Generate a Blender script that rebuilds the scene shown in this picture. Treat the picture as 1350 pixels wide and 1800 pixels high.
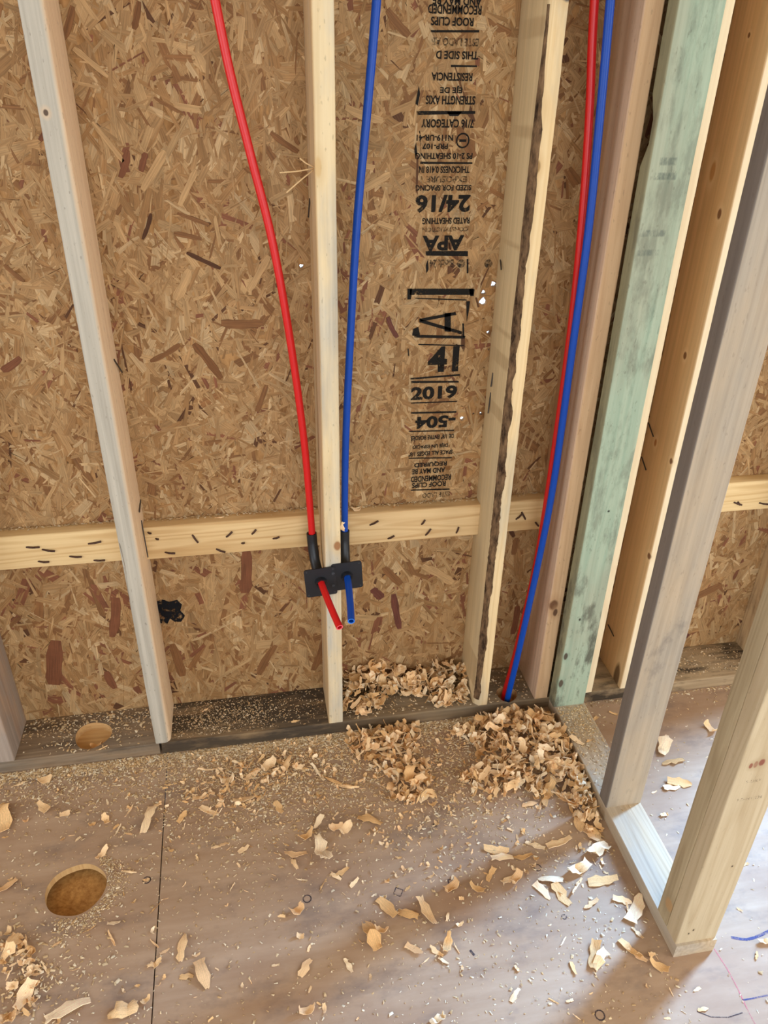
import bpy, bmesh, math, random
import numpy as np
from mathutils import Matrix, Vector

# ------------------------------------------------------------------ camera, world, lights, exposure
scn = bpy.context.scene
for o in list(bpy.data.objects):
    bpy.data.objects.remove(o)
COL = scn.collection
random.seed(7)
rng = np.random.default_rng(11)

cam_data = bpy.data.cameras.new('camera')
cam_data.sensor_fit = 'VERTICAL'
cam_data.sensor_height = 24.0
cam_data.lens = 1351.8 / 1800.0 * 24.0
cam_data.clip_start = 0.02
cam = bpy.data.objects.new('camera', cam_data)
COL.objects.link(cam)
_r, _u, _f = (0.984069, -0.176862, 0.018092), (0.074214, 0.501128, 0.862185), (0.161554, 0.847107, -0.50627)
cam.matrix_world = Matrix(((_r[0], _u[0], -_f[0], 0.0),
                           (_r[1], _u[1], -_f[1], -1.47867),
                           (_r[2], _u[2], -_f[2], 1.56288),
                           (0, 0, 0, 1)))
scn.camera = cam

world = bpy.data.worlds.new('overcast_sky')
scn.world = world
world.use_nodes = True
bg = world.node_tree.nodes['Background']
bg.inputs['Color'].default_value = (0.62, 0.80, 1.0, 1)
bg.inputs['Strength'].default_value = 2.6


def area(name, loc, target, sx, sy, power, color):
    d = bpy.data.lights.new(name, 'AREA')
    d.shape = 'RECTANGLE'
    d.size, d.size_y = sx, sy
    d.energy = power
    d.color = color
    o = bpy.data.objects.new(name, d)
    o.location = loc
    o.rotation_euler = (Vector(target) - Vector(loc)).to_track_quat('-Z', 'Y').to_euler()
    COL.objects.link(o)
    return o


# daylight falling through the window in the sheathed wall, right of the partition
area('window_daylight', (2.90, 0.50, 1.95), (0.70, -0.60, 0.0), 0.50, 1.9, 520, (0.29, 0.56, 1.0))
# daylight through the wide opening behind the camera
area('opening_daylight', (0.4, -3.85, 1.45), (0.25, 0.0, 0.85), 3.6, 1.9, 54, (1.0, 0.94, 0.84))
# added fill to brighten left-facing sides, in an opening invented in the left wall
area('side_fill', (-2.33, -1.55, 1.35), (0.4, -0.2, 0.9), 1.7, 1.5, 19, (1.0, 0.93, 0.83))
# extra fill added for right-facing stud sides; its right-wall opening is invented too
area('far_side_fill', (3.23, -1.9, 1.5), (0.0, 0.0, 1.0), 1.5, 1.5, 42, (1.0, 0.95, 0.88))

vs = scn.view_settings
scn.display_settings.display_device = 'sRGB'
vs.view_transform = 'Standard'
vs.look = 'None'
vs.gamma = 1.0
vs.use_curve_mapping = False
vs.exposure = 0.02

# ------------------------------------------------------------------ measured data (metres; x along the wall, y into it, z up)
STAMP = [('AND MAY BE', 0.3777, 0.4689, 1.6578, 0.0111, 1), ('RECOMMENDED', 0.3699, 0.47, 1.6448, 0.013, 1), ('ROOF CLIPS', 0.3761, 0.4564, 1.6264, 0.0123, 1), ('ESTE LADO AB', 0.3788, 0.4688, 1.5946, 0.0116, 1), ('THIS SIDE D', 0.3885, 0.4695, 1.5738, 0.0119, 1), ('RESISTENCIA', 0.3816, 0.4612, 1.5386, 0.0121, 1), ('EJE DE', 0.3992, 0.4427, 1.5179, 0.0114, 1), ('STRENGTH AXIS', 0.3724, 0.4699, 1.4997, 0.0134, 1), ('7/16 CATEGORY', 0.3653, 0.4697, 1.4598, 0.0138, 1), ('N119-UR-41', 0.3573, 0.4302, 1.4348, 0.01, 1), ('PRP-107', 0.3693, 0.4208, 1.4198, 0.0091, 1), ('PS 2-10 SHEATHING', 0.3563, 0.472, 1.4024, 0.0103, 1), ('THICKNESS 0.418 IN', 0.3642, 0.468, 1.3776, 0.0115, 1), ('EXPOSURE 1', 0.3696, 0.4635, 1.3598, 0.0106, 1), ('SIZED FOR SPACING', 0.3586, 0.4742, 1.344, 0.0096, 1), ('24/16', 0.3598, 0.4742, 1.3138, 0.0304, 1), ('RATED SHEATHING', 0.3754, 0.4755, 1.2808, 0.0111, 1), ('CONSTRUCTION', 0.3761, 0.4732, 1.264, 0.0078, 1), ('APA', 0.3773, 0.4666, 1.2368, 0.0274, 1), ('Block 24', 0.3951, 0.4472, 1.1953, 0.0152, 1), ('41', 0.4015, 0.473, 0.9848, 0.0535, 0), ('2019', 0.3652, 0.4746, 0.9052, 0.0293, 0), ('-504', 0.3787, 0.4754, 0.8322, 0.0276, 1), ('DE 1/8" ENTRE BORDES', 0.3693, 0.4738, 0.793, 0.0105, 1), ('DEJE UN ESPACIO', 0.3743, 0.4611, 0.7708, 0.0106, 1), ('SPACE ALL EDGES 1/8"', 0.3652, 0.4738, 0.751, 0.0107, 1), ('REQUIRED', 0.3803, 0.4613, 0.7219, 0.0124, 1), ('AND MAY BE', 0.3754, 0.4581, 0.7036, 0.0125, 1), ('RECOMMENDED', 0.3733, 0.4739, 0.6826, 0.0143, 1), ('ROOF CLIPS', 0.3768, 0.4619, 0.6656, 0.0128, 1), ('ESTE LADO', 0.4039, 0.4739, 0.6352, 0.013, 1)]
BARS = [[(0.3767, 1.6122), (0.4683, 1.6143), (0.4686, 1.6107), (0.3769, 1.6087)], [(0.4178, 1.558), (0.4686, 1.5579), (0.4688, 1.5552), (0.418, 1.5543)], [(0.3554, 1.4808), (0.4714, 1.4818), (0.4718, 1.4769), (0.3557, 1.474)], [(0.4148, 1.4803), (0.4453, 1.4806), (0.4379, 1.4727), (0.4209, 1.4726)], [(0.3659, 1.3922), (0.4729, 1.3911), (0.4731, 1.388), (0.3661, 1.3881)], [(0.3853, 1.2215), (0.4764, 1.2198), (0.4772, 1.2093), (0.3858, 1.2123)], [(0.4752, 1.2035), (0.4789, 1.2034), (0.4812, 1.1738), (0.4774, 1.1739)], [(0.3541, 1.1446), (0.4952, 1.1408), (0.4962, 1.1273), (0.3546, 1.1313)], [(0.3491, 1.1448), (0.3591, 1.1445), (0.3574, 1.1215), (0.3499, 1.1218)], [(0.4849, 1.1411), (0.4978, 1.1395), (0.4964, 1.1248), (0.4887, 1.1251)], [(0.3673, 1.1249), (0.4816, 1.1179), (0.4818, 1.1154), (0.3674, 1.1225)], [(0.4806, 1.1142), (0.4896, 1.1139), (0.4877, 1.0877), (0.4854, 1.0676)], [(0.3679, 1.0437), (0.485, 1.0367), (0.4829, 1.0303), (0.3682, 1.0373)], [(0.3649, 1.0566), (0.3762, 1.0612), (0.3808, 1.0432), (0.3629, 1.0414)], [(0.378, 1.0788), (0.4578, 1.0912), (0.4608, 1.0849), (0.3821, 1.0724)], [(0.378, 1.0788), (0.4764, 1.0474), (0.477, 1.0396), (0.3783, 1.0713)], [(0.4336, 1.0895), (0.4476, 1.0903), (0.4504, 1.0471), (0.436, 1.0489)], [(0.4751, 1.0654), (0.479, 1.0652), (0.4826, 1.0342), (0.4787, 1.0344)], [(0.3536, 1.0133), (0.3562, 1.0132), (0.3581, 0.9961), (0.3555, 0.9962)], [(0.3613, 0.9439), (0.4782, 0.9478), (0.4785, 0.9437), (0.3614, 0.9398)], [(0.3641, 0.937), (0.4766, 0.9314), (0.4769, 0.9273), (0.3643, 0.9315)], [(0.3778, 1.0227), (0.4826, 1.0159), (0.4828, 1.0133), (0.3779, 1.0201)], [(0.3661, 0.8843), (0.4759, 0.8825), (0.4761, 0.8797), (0.3662, 0.8815)], [(0.3669, 0.8602), (0.4763, 0.8568), (0.4766, 0.8525), (0.3671, 0.8559)], [(0.3632, 0.8128), (0.4739, 0.8089), (0.4741, 0.8059), (0.3633, 0.8099)], [(0.3657, 0.7426), (0.473, 0.7366), (0.4732, 0.7336), (0.3658, 0.7396)], [(0.3744, 0.6547), (0.4728, 0.6502), (0.473, 0.6469), (0.3746, 0.6515)], [(0.3527, 1.4932), (0.3581, 1.5236), (0.3609, 1.5095), (0.3573, 1.4894)], [(0.3535, 1.4146), (0.3565, 1.4267), (0.3595, 1.4085), (0.3565, 1.3963)], [(0.3867, 1.1925), (0.391, 1.2052), (0.3933, 1.1829), (0.3887, 1.1759)]]
LOGO = (0.4501, 1.43, 0.0139)
DOT = (0.4634, 1.1943, 0.009)
DOT2 = (0.5237, 1.193, 0.009)
HEAP_A = [(0.186, 0.028), (0.213, 0.146), (0.281, 0.159), (0.393, 0.137), (0.548, 0.117), (0.533, 0.022), (0.479, 0.013), (0.43, 0.01), (0.413, 0.042), (0.329, 0.059), (0.24, 0.005)]
HEAP_B = [(0.191, -0.018), (0.319, 0.002), (0.388, -0.009), (0.361, -0.096), (0.374, -0.137), (0.376, -0.228), (0.371, -0.279), (0.332, -0.264), (0.27, -0.254), (0.272, -0.166), (0.235, -0.123), (0.196, -0.089)]
HEAP_C = [(0.472, -0.054), (0.572, -0.011), (0.655, -0.009), (0.752, -0.018), (0.775, -0.065), (0.784, -0.145), (0.776, -0.221), (0.769, -0.31), (0.735, -0.404), (0.702, -0.414), (0.694, -0.348), (0.685, -0.296), (0.569, -0.269), (0.485, -0.255), (0.438, -0.212), (0.522, -0.18), (0.514, -0.101)]
SHAV = [(-0.647, -0.143, 0.091, 1.73, 'chunk'), (-0.31, -0.204, 0.071, 1.35, 'leaf'), (-0.296, -0.164, 0.032, 0.29, 'leaf'), (-0.189, -0.156, 0.04, 0.06, 'leaf'), (-0.084, -0.182, 0.057, -0.06, 'leaf'), (-0.169, -0.201, 0.052, -0.63, 'leaf'), (-0.064, -0.108, 0.051, 0.72, 'leaf'), (-0.171, -0.074, 0.058, -0.16, 'sliver'), (-0.57, -0.043, 0.035, 0.34, 'curl'), (-0.632, -0.045, 0.037, 0.48, 'sliver'), (-0.356, -0.17, 0.04, 1.2, 'sliver'), (-0.377, -0.219, 0.035, 1.2, 'sliver'), (-0.554, -0.131, 0.04, -0.67, 'curl'), (-0.502, -0.154, 0.025, 0.06, 'curl'), (-0.407, -0.188, 0.031, -1.07, 'curl'), (-0.151, -0.303, 0.023, 0.04, 'leaf'), (-0.132, -0.298, 0.023, 0.04, 'leaf'), (-0.089, -0.318, 0.03, 0.57, 'leaf'), (-0.231, -0.207, 0.036, 0.95, 'leaf'), (-0.221, -0.139, 0.04, 1.14, 'sliver'), (-0.124, -0.119, 0.036, 0.17, 'curl'), (-0.024, -0.09, 0.046, 0.72, 'curl'), (-0.263, -0.105, 0.032, 0.06, 'sliver'), (-0.595, -0.328, 0.045, 0.67, 'leaf'), (-0.553, -0.47, 0.059, 1.24, 'chunk'), (-0.404, -0.276, 0.039, 0.99, 'curl'), (-0.34, -0.334, 0.036, -0.26, 'sliver'), (-0.407, -0.456, 0.028, 0.47, 'sliver'), (-0.359, -0.45, 0.027, 0.02, 'leaf'), (-0.359, -0.483, 0.043, -1.1, 'sliver'), (-0.277, -0.43, 0.031, 0.79, 'sliver'), (-0.272, -0.509, 0.031, -0.85, 'sliver'), (-0.217, -0.527, 0.06, 1.44, 'leaf'), (-0.173, -0.587, 0.062, -1.23, 'leaf'), (-0.268, -0.553, 0.031, 0.21, 'chunk'), (-0.251, -0.528, 0.021, 0.42, 'leaf'), (-0.423, -0.613, 0.084, 0.31, 'leaf'), (-0.321, -0.633, 0.06, 0.1, 'chunk'), (-0.51, -0.573, 0.057, 1.19, 'curl'), (-0.532, -0.61, 0.037, 0.21, 'curl'), (-0.116, -0.408, 0.022, 1.04, 'sliver'), (-0.503, -0.516, 0.048, -0.67, 'sliver'), (-0.481, -0.523, 0.034, -0.98, 'sliver'), (-0.206, -0.586, 0.028, -0.08, 'leaf'), (-0.28, -0.619, 0.021, 0.62, 'curl'), (-0.468, -0.476, 0.02, 0.47, 'leaf'), (-0.188, -0.547, 0.017, 0.21, 'curl'), (0.027, -0.352, 0.054, -0.07, 'leaf'), (0.083, -0.354, 0.077, -1.37, 'chunk'), (0.022, -0.376, 0.034, -1.19, 'leaf'), (0.126, -0.412, 0.036, 0.5, 'leaf'), (0.11, -0.421, 0.029, -0.72, 'leaf'), (0.079, -0.437, 0.031, 0.96, 'sliver'), (0.149, -0.442, 0.028, 0.67, 'leaf'), (0.02, -0.488, 0.031, 0.4, 'curl'), (0.209, -0.512, 0.057, -0.99, 'leaf'), (0.25, -0.533, 0.046, -0.44, 'leaf'), (0.291, -0.534, 0.069, -1.28, 'leaf'), (0.166, -0.568, 0.069, -1.22, 'chunk'), (0.188, -0.56, 0.031, -0.35, 'curl'), (0.247, -0.609, 0.039, -0.7, 'leaf'), (0.291, -0.62, 0.034, -0.8, 'leaf'), (0.317, -0.612, 0.043, 1.15, 'curl'), (0.301, -0.641, 0.024, -0.7, 'leaf'), (0.334, -0.621, 0.025, -1.29, 'sliver'), (0.026, -0.608, 0.041, 0.93, 'leaf'), (0.111, -0.618, 0.034, -1.19, 'leaf'), (0.022, -0.692, 0.032, -0.0, 'curl'), (0.264, -0.746, 0.033, 0.31, 'chunk'), (0.482, -0.415, 0.06, -0.26, 'leaf'), (0.489, -0.439, 0.053, -0.07, 'leaf'), (0.451, -0.473, 0.038, 0.82, 'leaf'), (0.486, -0.491, 0.039, 0.35, 'leaf'), (0.41, -0.501, 0.036, -0.75, 'curl'), (0.356, -0.491, 0.037, 0.37, 'curl'), (0.035, -0.416, 0.028, -0.35, 'sliver'), (0.332, -0.553, 0.02, 1.16, 'leaf'), (0.265, -0.635, 0.021, 0.5, 'sliver'), (0.031, -0.651, 0.015, 1.11, 'leaf'), (-0.032, -0.593, 0.016, 0.01, 'leaf'), (0.208, -0.289, 0.063, -0.47, 'leaf'), (0.087, -0.273, 0.042, 1.0, 'leaf'), (0.103, -0.13, 0.073, -1.18, 'sliver'), (0.133, -0.158, 0.064, -0.68, 'sliver'), (0.027, -0.086, 0.05, 1.22, 'leaf'), (0.054, -0.103, 0.032, 0.06, 'curl'), (0.168, -0.182, 0.063, -0.27, 'sliver'), (0.126, -0.295, 0.035, 0.04, 'curl'), (0.057, -0.307, 0.04, 0.44, 'curl'), (-0.003, -0.217, 0.04, -1.21, 'leaf'), (0.144, -0.306, 0.038, 0.8, 'curl'), (0.538, -0.443, 0.046, 0.02, 'leaf'), (0.574, -0.419, 0.048, -0.48, 'leaf'), (0.633, -0.422, 0.067, 0.2, 'leaf'), (0.712, -0.457, 0.063, 0.27, 'chunk'), (0.712, -0.415, 0.05, -1.06, 'leaf'), (0.578, -0.507, 0.057, -0.26, 'leaf'), (0.551, -0.53, 0.047, -1.1, 'leaf'), (0.59, -0.544, 0.057, -1.26, 'leaf'), (0.582, -0.525, 0.05, -1.21, 'sliver'), (0.65, -0.495, 0.064, 0.34, 'chunk'), (0.693, -0.53, 0.07, -0.07, 'leaf'), (0.628, -0.533, 0.053, 0.75, 'sliver'), (0.715, -0.579, 0.042, -0.46, 'leaf'), (0.736, -0.601, 0.078, 0.83, 'leaf'), (0.717, -0.608, 0.043, -1.68, 'sliver'), (0.607, -0.681, 0.062, 1.0, 'leaf'), (0.614, -0.694, 0.052, 0.7, 'chunk'), (0.554, -0.699, 0.028, -1.59, 'leaf'), (0.684, -0.682, 0.053, -1.05, 'leaf'), (0.693, -0.696, 0.044, -0.88, 'leaf'), (0.725, -0.724, 0.04, -0.77, 'curl'), (0.422, -0.728, 0.032, 0.75, 'leaf'), (0.503, -0.494, 0.035, 0.65, 'curl'), (0.493, -0.751, 0.022, -0.71, 'sliver'), (0.524, -0.756, 0.016, 0.14, 'leaf'), (0.594, -0.719, 0.02, -1.4, 'sliver'), (0.646, -0.576, 0.042, 0.39, 'leaf'), (0.555, -0.643, 0.026, 0.74, 'sliver'), (0.715, -0.652, 0.031, -1.13, 'leaf'), (1.018, -0.189, 0.074, 0.75, 'chunk'), (1.016, -0.241, 0.065, 0.04, 'leaf'), (0.997, -0.307, 0.063, -0.39, 'leaf'), (1.172, -0.153, 0.038, -1.38, 'curl'), (0.922, -0.323, 0.016, 0.2, 'leaf'), (0.913, -0.39, 0.021, 0.03, 'chunk'), (0.971, -0.317, 0.045, -0.06, 'leaf'), (0.936, -0.054, 0.024, -0.68, 'leaf'), (0.875, -0.066, 0.029, 0.56, 'leaf'), (1.032, -0.544, 0.018, 0.17, 'leaf'), (0.957, -0.641, 0.014, -0.84, 'leaf'), (0.969, -0.715, 0.033, -0.0, 'chunk'), (0.779, -0.778, 0.018, 0.26, 'leaf'), (0.771, -0.814, 0.023, -0.02, 'leaf'), (0.695, -0.817, 0.013, -0.17, 'leaf'), (0.935, -0.737, 0.021, 0.86, 'leaf'), (0.744, -0.28, 0.072, -1.67, 'leaf'), (0.684, -0.291, 0.053, -1.08, 'leaf'), (0.623, -0.251, 0.055, 0.83, 'leaf'), (0.75, -0.346, 0.066, -1.59, 'leaf'), (0.699, -0.377, 0.069, -1.82, 'leaf'), (0.718, -0.401, 0.045, -0.84, 'leaf'), (0.647, -0.298, 0.053, 0.94, 'leaf'), (0.742, -0.314, 0.054, 1.04, 'sliver'), (0.729, -0.434, 0.057, -1.67, 'leaf'), (0.6, -0.308, 0.041, 0.04, 'leaf'), (0.627, -0.312, 0.059, 1.08, 'sliver')]
B1 = [(-0.5227, 0.5964, -0.4937, 0.5951), (-0.4903, 0.587, -0.4631, 0.5813), (-0.4354, 0.5628, -0.4083, 0.5601), (-0.3889, 0.5927, -0.3593, 0.5976), (-0.5051, 0.5557, -0.4808, 0.5532), (-0.3841, 0.5466, -0.3588, 0.5456)]
B2 = [(-0.1551, 0.5956, -0.1442, 0.574), (-0.0775, 0.582, -0.063, 0.5965), (-0.0174, 0.5844, -0.0071, 0.5977), (0.0315, 0.5669, 0.0467, 0.5719), (-0.1041, 0.5508, -0.0837, 0.5407), (-0.2225, 0.5528, -0.1994, 0.5489), (-0.0431, 0.5611, -0.0362, 0.5636), (-0.2537, 0.611, -0.2463, 0.6088), (-0.2382, 0.5924, -0.2319, 0.5918)]
B3 = [(0.2668, 0.5841, 0.2878, 0.5952), (0.3967, 0.5741, 0.4047, 0.5881), (0.4083, 0.5414, 0.4205, 0.5603), (0.4876, 0.5407, 0.4923, 0.5588), (0.3129, 0.5403, 0.3285, 0.5488), (0.0315, 0.5669, 0.0453, 0.5721)]
B4 = [(0.6419, 0.5672, 0.6565, 0.5843), (0.6546, 0.5878, 0.6661, 0.5667), (0.695, 0.554, 0.704, 0.543)]
B6 = [(1.2478, 0.5666, 1.272, 0.5576), (1.2592, 0.5674, 1.2668, 0.558), (1.3237, 0.5585, 1.3525, 0.5526)]
DARK = [(-0.1413, 1.6218, 0.0431, 1.242, 0.0129, 0), (-0.1963, 1.3886, 0.0508, 1.166, 0.0152, 1), (-0.1612, 1.3915, 0.0346, 1.176, 0.0132, 1), (-0.1703, 1.2777, 0.0525, 1.134, 0.0088, 3), (-0.0809, 1.2901, 0.0627, -0.362, 0.0094, 2), (-0.0691, 1.2113, 0.0712, -0.469, 0.0097, 3), (-0.0814, 1.0024, 0.0939, -1.016, 0.0193, 0), (-0.0035, 1.0833, 0.0845, -0.034, 0.0211, 2), (-0.0951, 1.2586, 0.0532, -0.225, 0.0106, 2), (-0.5375, 0.2219, 0.1475, 1.36, 0.0454, 1), (-0.3743, 0.3487, 0.1251, 1.352, 0.0286, 1), (-0.4126, 0.1458, 0.0631, -1.358, 0.0223, 1), (-0.0407, 0.452, 0.1309, 1.471, 0.0344, 1), (-0.2372, 0.1901, 0.1148, -1.448, 0.0268, 2), (0.2949, 0.3471, 0.0435, -0.919, 0.0254, 4), (0.3488, 0.2802, 0.1219, -1.406, 0.0236, 4), (0.335, 0.3997, 0.0751, -0.903, 0.0268, 2), (0.6362, 0.5244, 0.0811, -1.01, 0.0129, 3), (0.6633, 0.4601, 0.0528, 1.525, 0.0211, 2), (0.319, 1.062, 0.0516, -1.122, 0.0129, 4), (1.2295, 0.0603, 0.0723, 0.894, 0.0207, 4), (1.2683, 0.2433, 0.0975, 0.447, 0.026, 2), (0.6907, 0.2092, 0.0995, 1.534, 0.0239, 1), (-0.0041, 0.158, 0.1103, 1.085, 0.0221, 2), (-0.2552, 1.6084, 0.053, 1.124, 0.0124, 2), (-0.4734, 1.0137, 0.0488, 0.559, 0.0171, 1), (-0.4294, 1.1952, 0.044, -0.834, 0.0096, 2), (-0.1671, 1.0248, 0.0731, 0.49, 0.0122, 2), (-0.3239, 1.443, 0.0408, 0.896, 0.0123, 1), (0.0273, 0.9123, 0.0668, 1.184, 0.0134, 2), (0.1018, 1.4259, 0.0611, -0.578, 0.0122, 2), (0.2776, 1.3552, 0.0666, 0.484, 0.0177, 5), (0.2542, 1.4751, 0.0752, -0.302, 0.0172, 5), (-0.0855, 1.3468, 0.0744, 1.031, 0.0138, 5), (-0.219, 1.4249, 0.0803, -0.979, 0.0107, 5), (-0.1447, 1.3769, 0.0844, 0.935, 0.0169, 5), (-0.2279, 1.5504, 0.0668, -0.703, 0.0117, 5), (-0.1164, 1.1653, 0.0703, 1.047, 0.0211, 5), (0.4581, 0.3902, 0.1057, -0.651, 0.0247, 5), (0.1349, 0.1592, 0.1148, 1.264, 0.023, 2), (0.3299, 0.61, 0.0876, -0.181, 0.0146, 2), (0.0349, 1.5984, 0.0521, 1.397, 0.0139, 5), (0.0384, 1.1842, 0.0813, 0.99, 0.0163, 5), (0.4584, 1.427, 0.0653, -0.936, 0.0174, 2), (0.316, 1.6222, 0.057, -0.753, 0.0171, 2)]
HEAP_D = [(-0.221, -0.147), (-0.124, -0.065), (-0.022, -0.043), (0.057, -0.066), (0.044, -0.138), (-0.028, -0.17), (-0.071, -0.206), (-0.152, -0.217)]
HEAP_E = [(-0.586, -0.432), (-0.541, -0.44), (-0.492, -0.518), (-0.484, -0.616), (-0.544, -0.615)]


# ------------------------------------------------------------------ helpers
def lin(r, g, b):
    f = lambda c: (c / 255 / 12.92) if c / 255 <= 0.04045 else ((c / 255 + 0.055) / 1.055) ** 2.4
    return (f(r), f(g), f(b), 1.0)


def tag(o, label=None, cat=None, group=None, kind=None):
    if label: o['label'] = label
    if cat: o['category'] = cat
    if group: o['group'] = group
    if kind: o['kind'] = kind
    return o


def link(name, mesh, mat=None, parent=None, loc=(0, 0, 0), rot=(0, 0, 0)):
    o = bpy.data.objects.new(name, mesh)
    COL.objects.link(o)
    if mat is not None and mesh is not None:
        for m in (mat if isinstance(mat, (list, tuple)) else [mat]):
            mesh.materials.append(m)
    o.location = loc
    o.rotation_euler = rot
    if parent is not None:
        o.parent = parent
    return o


def empty(name, loc=(0, 0, 0)):
    o = bpy.data.objects.new(name, None)
    o.location = loc
    COL.objects.link(o)
    return o


def smooth(me, ang=40):
    me.polygons.foreach_set('use_smooth', [True] * len(me.polygons))
    me.set_sharp_from_angle(angle=math.radians(ang))
    return me


def pymesh(name, v, f):
    me = bpy.data.meshes.new(name)
    me.from_pydata(v, [], f)
    me.update()
    return me


def fix_normals(me):
    bm = bmesh.new()
    bm.from_mesh(me)
    bmesh.ops.recalc_face_normals(bm, faces=bm.faces)
    bm.to_mesh(me)
    bm.free()
    return me


def box(name, x0, x1, y0, y1, z0, z1, bev=0.0):
    bm = bmesh.new()
    bmesh.ops.create_cube(bm, size=1)
    for v in bm.verts:
        v.co = ((x0 + x1) / 2 + v.co.x * (x1 - x0), (y0 + y1) / 2 + v.co.y * (y1 - y0), (z0 + z1) / 2 + v.co.z * (z1 - z0))
    if bev:
        bmesh.ops.bevel(bm, geom=bm.edges[:], offset=bev, segments=2, affect='EDGES', profile=0.6)
    me = bpy.data.meshes.new(name)
    bm.to_mesh(me)
    bm.free()
    return me


def cylinder(name, p0, p1, r, seg=10, r2=None):
    p0, p1 = Vector(p0), Vector(p1)
    bm = bmesh.new()
    L = (p1 - p0).length
    bmesh.ops.create_cone(bm, cap_ends=True, segments=seg, radius1=r, radius2=r if r2 is None else r2, depth=L)
    m = Matrix.Translation((p0 + p1) / 2) @ (p1 - p0).to_track_quat('Z', 'Y').to_matrix().to_4x4()
    bmesh.ops.transform(bm, matrix=m, verts=bm.verts)
    me = bpy.data.meshes.new(name)
    bm.to_mesh(me)
    bm.free()
    return smooth(me)


def spline(P, n=10):
    P = [Vector(p) for p in P]
    Q = [P[0] * 2 - P[1]] + P + [P[-1] * 2 - P[-2]]
    out = []
    for i in range(1, len(Q) - 2):
        a, b, c, d = Q[i - 1:i + 3]
        for k in range(n):
            t = k / n
            out.append(0.5 * ((2 * b) + (c - a) * t + (2 * a - 5 * b + 4 * c - d) * t * t + (3 * b - a - 3 * c + d) * t ** 3))
    out.append(P[-1])
    return out


def tube(name, P, r, seg=16, inner=None, arc=None):
    """Swept tube; inner: a bore of that radius at the ends (wall thickness); arc: open channel over (a0, a1)."""
    n = len(P)
    T = [(P[min(i + 1, n - 1)] - P[max(i - 1, 0)]).normalized() for i in range(n)]
    ref = Vector((1, 0, 0))
    v, f = [], []
    rings = []
    closed = arc is None
    m = seg if closed else seg + 1

    def ring(i, rad):
        t = T[i]
        a = (ref - t * ref.dot(t)).normalized()
        b = t.cross(a)
        base = len(v)
        for k in range(m):
            ang = 2 * math.pi * k / seg if closed else arc[0] + (arc[1] - arc[0]) * k / seg
            v.append(P[i] + (a * math.cos(ang) + b * math.sin(ang)) * rad)
        return base

    def bridge(a, b):
        for k in range(m if closed else m - 1):
            k2 = (k + 1) % m
            f.append((a + k, a + k2, b + k2, b + k))
    for i in range(n):
        rings.append(ring(i, r))
    for i in range(n - 1):
        bridge(rings[i], rings[i + 1])
    if inner:
        ins = [ring(i, inner) for i in range(n)]
        for i in range(n - 1):
            bridge(ins[i + 1], ins[i])
        bridge(rings[-1], ins[-1])
        bridge(ins[0], rings[0])
        if not closed:
            for i in range(n - 1):
                f.append((rings[i], rings[i + 1], ins[i + 1], ins[i]))
                f.append((rings[i] + m - 1, ins[i] + m - 1, ins[i + 1] + m - 1, rings[i + 1] + m - 1))
    else:
        f.append(tuple(range(rings[0], rings[0] + m))[::-1])
        f.append(tuple(range(rings[-1], rings[-1] + m)))
    me = pymesh(name, [tuple(p) for p in v], f)
    fix_normals(me)
    return smooth(me, 50)


def noise1(seed, n, smoothk=3, amp=1.0):
    r = np.random.default_rng(seed).normal(size=n + 4 * smoothk)
    k = np.ones(2 * smoothk + 1)
    k /= k.sum()
    y = np.convolve(r, k, 'same')[2 * smoothk:2 * smoothk + n]
    return amp * y / (np.abs(y).max() + 1e-9)


def lumber(name, w, d, L, radii=(.003, .003, .003, .003), seed=0, step=0.04, wob=0.0005, chamfer=None):
    """A board along local z: section x 0..w, y 0..d. radii for corners (0,0),(w,0),(w,d),(0,d) - numbers or f(z).
    chamfer: f(z) -> (a, b) cuts the (0,0) corner flat from (a,0) to (0,b)."""
    nz = max(2, int(L / step) + 1)
    zs = np.linspace(0, L, nz)
    S = 4
    wobx = noise1(seed + 1, nz, 3, wob)
    woby = noise1(seed + 2, nz, 3, wob)
    cor = [(0, 0, 1, 1), (w, 0, -1, 1), (w, d, -1, -1), (0, d, 1, -1)]
    starts = [math.pi * 1.0, math.pi * 1.5, 0.0, math.pi * .5]
    edge_j = [noise1(seed + 10 + c, nz, 1, 0.0006) for c in range(4)]
    v = []
    for i, z in enumerate(zs):
        for c, (cx, cy, sx, sy) in enumerate(cor):
            r = radii[c](z) if callable(radii[c]) else radii[c]
            r = max(0.0008, r + edge_j[c][i])
            if c == 0 and chamfer is not None:
                a, b = chamfer(z)
                for k in range(S + 1):
                    t = k / S
                    v.append((a * t + wobx[i], b * (1 - t) + woby[i], z))
                continue
            for k in range(S + 1):
                an = starts[c] + math.pi / 2 * k / S
                v.append((cx + sx * r + r * math.cos(an) + wobx[i], cy + sy * r + r * math.sin(an) + woby[i], z))
    m = 4 * (S + 1)
    f = []
    for i in range(nz - 1):
        for k in range(m):
            k2 = (k + 1) % m
            f.append((i * m + k, i * m + k2, (i + 1) * m + k2, (i + 1) * m + k))
    f.append(tuple(range(m))[::-1])
    f.append(tuple(range((nz - 1) * m, nz * m)))
    me = pymesh(name, v, f)
    fix_normals(me)
    return smooth(me, 50)


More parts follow.
